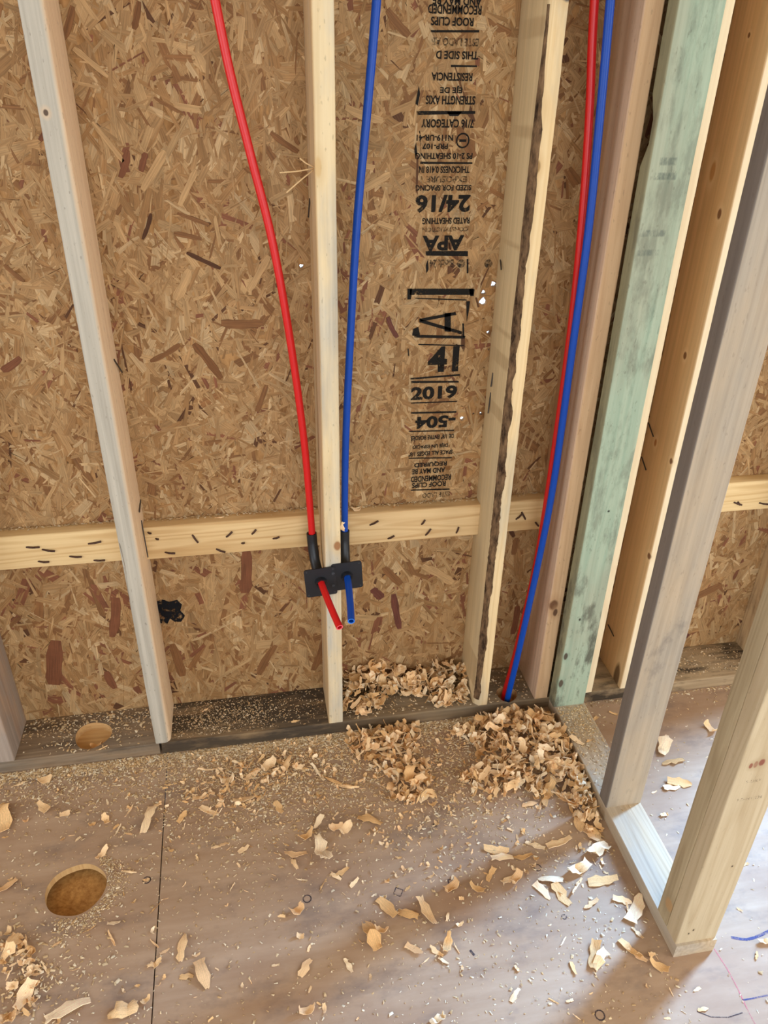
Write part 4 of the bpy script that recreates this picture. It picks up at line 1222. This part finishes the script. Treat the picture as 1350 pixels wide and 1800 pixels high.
CELL = [place(x, y, L, k) for (x, y, L, a, k) in SHAV]
for i, (x, y, L, a, k) in enumerate(SHAV):
    g = region(x, y)
    lb = OWN.get(i)
    if lb is None and L > .018:
        lb = CELL[i]
        if sum(1 for j, c_ in enumerate(CELL) if c_ == lb and j not in OWN) > 1:
            g = (lb, 'loose shavings near ' + min(ANCH, key=lambda q: math.hypot(q[1] - x, q[2] - y))[0])
            lb = None
    onp = (PX0 - .004 < x < PX0 + PW and y > -.71)
    if onp:
        x = PX0 - .012
    shaving(k, x, y, .0, max(.009, L), a, random.uniform(-.12, .12), random.uniform(-.35, .35), lb or g[0], None if lb else g[1])
for (x, y, z, L, yaw, kind, lb) in ((PX0 + .012, -.165, .038, .042, -1.0, 'leaf', 'oval leaf shaving lying on the partition plate near the green post'),
                                    (PX0 + .045, -.17, .038, .020, .3, 'leaf', 'small shaving in the sawdust on the partition plate'),
                                    (-.435, .006, .038, .030, .5, 'sliver', 'pale sliver hanging over the front edge of the bored bottom plate'),
                                    (-.455, .035, .016, .030, .1, 'curl', 'curled shaving lying inside the bored plate hole'),
                                    (.236, .120, .618, .030, .2, 'curl', 'curly wisp of shaving on top of the gray stained blocking'),
                                    (.330, .122, .618, .024, 1.2, 'sliver', 'thin wisp on top of the gray stained blocking'),
                                    (-.09, .122, .624, .022, .1, 'sliver', 'thin wisp on top of the clean yellow blocking'),
                                    (-.18, .10, .038, .020, .6, 'leaf', 'single chip on the dark plate between the weathered and cream studs'),
                                    (.055, .02, .038, .018, .2, 'leaf', 'single chip on the dark plate close to the cream stud')):
    shaving(kind, x, y, z, L, yaw, .05, .2, lb, None)
# one curl caught between the cream stud and the blue pipe
o = shaving('curl', .1865, .006, .640, .030, 1.2, 1.3, .2, 'wood curl caught between the cream stud and the blue pipe', None, False)


def inside(poly, x, y):
    c = False
    n = len(poly)
    for i in range(n):
        (x1, y1), (x2, y2) = poly[i], poly[(i + 1) % n]
        if (y1 > y) != (y2 > y) and x < (x2 - x1) * (y - y1) / (y2 - y1) + x1:
            c = not c
    return c


def edge_dist(poly, x, y):
    d = 9
    n = len(poly)
    for i in range(n):
        (x1, y1), (x2, y2) = poly[i], poly[(i + 1) % n]
        dx, dy = x2 - x1, y2 - y1
        t = max(0, min(1, ((x - x1) * dx + (y - y1) * dy) / (dx * dx + dy * dy)))
        d = min(d, math.hypot(x - x1 - t * dx, y - y1 - t * dy))
    return d


stuff_items = []
HEAPS = [
    (HEAP_A, .038, lambda x, y, e: .012 + .052 * min(1, max(0, y - .02) / .10) * (1 - .35 * math.exp(-((x - .40) / .05) ** 2)), 380, 50, (.022, .044),
     'curled shaving in the heap on the dark plate between cream and bark edged studs', 'shavings heaped on the bottom plate', (.187, .541, .004, .132)),
    (HEAP_B, .0, lambda x, y, e: .008 + .55 * min(e, .045), 220, 38, (.022, .044),
     'curled shaving in the middle heap on the floor below the blue stub pipe', 'shavings heaped below the stub pipes', (-9, 9, -9, -.012)),
    (HEAP_C, .0, lambda x, y, e: .010 + .75 * min(e, .055), 680, 58, (.022, .048),
     'curled shaving in the big heap in the corner of plate and partition', 'shavings heaped in the partition corner', (-9, PX0 - .014, -9, -.012)),
]
for (poly, base, hf, n, nind, (l0, l1), lb, grp, lim) in HEAPS:
    xs, ys = [p[0] for p in poly], [p[1] for p in poly]
    pts = []
    while len(pts) < n + nind:
        x, y = random.uniform(min(xs), max(xs)), random.uniform(min(ys), max(ys))
        if not inside(poly, x, y):
            continue
        x = min(max(x, lim[0]), lim[1])
        y = min(max(y, lim[2]), lim[3])
        pts.append((x, y, edge_dist(poly, x, y)))
    for q, (x, y, e) in enumerate(pts):
        h = hf(x, y, e)
        L = random.uniform(l0, l1)
        kind = random.choices(('leaf', 'curl', 'sliver', 'chunk'), (5, 3.5, 2.5, 2.5))[0]
        yaw, pit, rol = random.uniform(0, 6.28), random.gauss(0, .7), random.gauss(0, .7)
        if q < nind:
            shaving(kind, x, y, base + max(0, h - .008), L, yaw, pit * .8, rol * .8, lb, grp)
        else:
            g = random.choice(GEO[kind])
            Mx = rotm(yaw, pit, rol) * (L * random.uniform(.7, 1.0))
            zmin = (g[0] @ Mx.T)[:, 2].min()
            z = base - zmin + random.random() ** .7 * max(0, h - .006)
            c = np.array(random.choice(SHC)) * random.uniform(.82, 1.08)
            stuff_items.append((g, Mx, np.array([x, y, z]), c))
# a thin drift of small chips in front of the dark plate, and one by the left edge
for poly, n in ((HEAP_D, 130), (HEAP_E, 70)):
    xs, ys = [p[0] for p in poly], [p[1] for p in poly]
    while n:
        x, y = random.uniform(min(xs), max(xs)), random.uniform(min(ys), max(ys))
        if inside(poly, x, y):
            kind = random.choices(('leaf', 'curl', 'sliver', 'chunk'), (3, 3, 3, 2))[0]
            g = random.choice(GEO[kind])
            Mx = rotm(random.uniform(0, 6.28), random.gauss(0, .3), random.gauss(0, .4)) * random.uniform(.010, .024)
            zmin = (g[0] @ Mx.T)[:, 2].min()
            stuff_items.append((g, Mx, np.array([x, y, .0003 - zmin + random.random() * .006]), np.array(random.choice(SHC)) * random.uniform(.85, 1.05)))
            n -= 1
# smaller bits strewn between the heaps
for _ in range(1000):
    r_ = random.random()
    if r_ < .5:
        x, y = random.gauss(.12, .24), -abs(random.gauss(.02, .16))
    elif r_ < .8:
        x, y = random.uniform(.2, .75), random.uniform(-.5, -.02)
    else:
        x, y = random.uniform(-.7, .74), random.uniform(-.95, -.03)
    if x > PX0 - .02 or y > -.012 or math.hypot(x - HX, y - HY) < HR + .015:
        continue
    kind = random.choices(('leaf', 'curl', 'sliver', 'chunk'), (3, 3, 4, 1))[0]
    g = random.choice(GEO[kind])
    Mx = rotm(random.uniform(0, 6.28), random.gauss(0, .15), random.gauss(0, .3)) * random.uniform(.007, .018)
    zmin = (g[0] @ Mx.T)[:, 2].min()
    stuff_items.append((g, Mx, np.array([x, y, .0003 - zmin]), np.array(random.choice(SHC)) * random.uniform(.85, 1.08)))
for lb, sel in (('mass of shavings banked up on the dark plate behind the cream stud', lambda q: q[1] > 0), ('mass of shavings heaped and strewn over the subfloor', lambda q: q[1] <= 0)):
    o = link('heaped_shavings', flakes_mesh('heaped_shavings', [q for q in stuff_items if sel(q[2])]), M_shaving)
    tag(o, lb, 'shavings', kind='stuff')

# sawdust: thousands of little crumbs
dust = []


def crumbs(n, fx, z=0.0, s0=.0012, s1=.0045, zr=.002):
    k = 0
    tries = 0
    key = 'floor' if z == 0 else None
    while k < n and tries < n * 6:
        tries += 1
        x, y = fx()
        if z == 0.0:
            if y > -.002 and x < 2:
                continue
            if PX0 - .002 < x < PX0 + PW + .002 and y > -.715:
                continue
            if math.hypot(x - HX, y - HY) < HR + .003:
                continue
        elif z < .1:
            if not (.003 < y < .137):
                continue
            if math.hypot(x + .464, y - .057) < .047 or math.hypot(x - .649, y - .03) < .03:
                continue
        if z > 0:
            key = 'a' if x < -.2945 else 'b' if x < .8095 else 'c'
        dust.append((x, y, z + random.random() ** 2 * zr, random.uniform(s0, s1) * random.choice((.6, .8, 1, 1.3)), key))
        k += 1


U, G = random.uniform, random.gauss
crumbs(4800, lambda: (U(-.80, .75), -abs(G(0, .022)) - .002))
crumbs(9000, lambda: (G(.03, .20), -abs(G(.08, .12))), s0=.0009, s1=.0040)
crumbs(2600, lambda: (G(.50, .14), -abs(G(.16, .14))))
crumbs(1500, lambda: (G(-.50, .14), -abs(G(.03, .07))))
crumbs(7000, lambda: (U(-.80, .76), U(-1.0, -.01)), s0=.0008, s1=.0034)
crumbs(520, lambda: (U(.855, 1.35), U(-.95, -.01)), s1=.004)
crumbs(260, lambda: (U(.855, 1.42), -abs(G(0, .012)) - .002), s1=.004)
crumbs(900, lambda: (HX + (HR + abs(G(.004, .025))) * math.cos(q := U(-1.9, 1.0)), HY + (HR + abs(G(.004, .022))) * math.sin(q)), s1=.0028)
crumbs(500, lambda: (G(-.50, .07), G(-.52, .06)), s1=.005)
crumbs(1500, lambda: (G(-.13, .09), G(.07, .032)), .038, s0=.0007, s1=.0026, zr=.003)
crumbs(700, lambda: (U(-.26, .14), U(.01, .135)), .038, s0=.0007, s1=.0026)
crumbs(420, lambda: (U(-.64, -.31), G(.11, .025)), .038)
crumbs(200, lambda: (-.47 + G(0, .06), .05 + G(0, .05)), .038)
crumbs(500, lambda: (U(.19, .54), U(.005, .13)), .038)
crumbs(120, lambda: (U(.585, .715), U(.005, .13)), .038)
crumbs(500, lambda: (U(1.02, 1.41), U(.02, .13)), .038, s1=.003)
for _ in range(900):       # on the partition plate
    y = -.045 - abs(G(0, .12))
    if -.68 < y and not (-.376 < y < -.333):
        dust.append((PX0 + U(.004, PW - .004), y, .038 + random.random() ** 2 * .002, U(.001, .0036), 'p'))
for bi, (x0, x1, zt) in enumerate(((-.63, -.31, .627), (-.258, .14, .624), (.19, .54, .618), (.59, .71, .620))):
    for _ in range(int(260 * (x1 - x0) / .35)):
        dust.append((U(x0, x1), .1385 - abs(G(0, .006)), zt + random.random() * .002, U(.001, .004), 'k%d' % bi))
def dust_mesh(dust):
    N = len(dust)
    D = np.array([d[:4] for d in dust])
    r5 = np.random.default_rng(55 + len(dust))
    sz = D[:, 3]
    el = r5.uniform(.35, 1.0, N)
    yaw = r5.uniform(0, 2 * math.pi, N)
    c, s = np.cos(yaw), np.sin(yaw)
    # four-sided slivers with a lifted ridge: a low tent of 5 verts
    loc = np.array([[-1, -.5, 0], [1, -.6, 0], [.9, .5, 0], [-.8, .6, 0], [.1, .05, .55]])
    P = np.repeat(loc[None], N, 0) + r5.normal(0, .18, (N, 5, 3)) * np.array([1, 1, .3])
    P[:, :4, 2] = np.abs(P[:, :4, 2]) * .3
    P *= sz[:, None, None]
    P[:, :, 1] *= el[:, None]
    X = P[:, :, 0] * c[:, None] - P[:, :, 1] * s[:, None] + D[:, 0:1]
    Y = P[:, :, 0] * s[:, None] + P[:, :, 1] * c[:, None] + D[:, 1:2]
    Z = P[:, :, 2] + D[:, 2:3] + .0002
    V = np.stack([X, Y, Z], 2).reshape(-1, 3)
    F = np.array([[0, 1, 4], [1, 2, 4], [2, 3, 4], [3, 0, 4]])
    F = (np.arange(N)[:, None, None] * 5 + F).reshape(-1, 3)
    me = bpy.data.meshes.new('sawdust')
    me.vertices.add(len(V))
    me.vertices.foreach_set('co', V.ravel().astype(np.float32))
    me.loops.add(F.size)
    me.loops.foreach_set('vertex_index', F.ravel().astype(np.int32))
    me.polygons.add(len(F))
    me.polygons.foreach_set('loop_start', (np.arange(len(F)) * 3).astype(np.int32))
    me.update(calc_edges=True)
    ul = me.uv_layers.new(name='UVMap')
    ul.data.foreach_set('uv', (V[F.ravel()][:, :2]).ravel().astype(np.float32))
    ca = me.color_attributes.new('Col', 'FLOAT_COLOR', 'POINT')
    pal = np.array([q[:3] for q in (lin(228, 204, 164), lin(214, 184, 140), lin(202, 168, 122), lin(238, 222, 192))])
    cc = pal[r5.integers(0, 4, N)] * r5.uniform(.75, 1.05, (N, 1))
    ca.data.foreach_set('color', np.concatenate([np.repeat(cc, 5, 0), np.ones((N * 5, 1))], 1).ravel().astype(np.float32))
    return me


for key, lb in (('floor', 'fine pale sawdust sprinkled over the subfloor'), ('a', 'sawdust on the brown bored bottom plate'), ('b', 'sawdust on the long dark bottom plate'),
                ('c', 'sawdust on the bottom plate beyond the partition'), ('p', 'sawdust on the partition plate by the green post'), ('k0', 'sawdust line on the blocking with the red knot'),
                ('k1', 'sawdust line on the clean yellow blocking'), ('k2', 'sawdust line on the gray stained blocking'), ('k3', 'sawdust line on the short blocking behind the long pipes')):
    o = link('sawdust', dust_mesh([d for d in dust if d[4] == key]), M_dust)
    tag(o, lb, 'sawdust', kind='stuff')
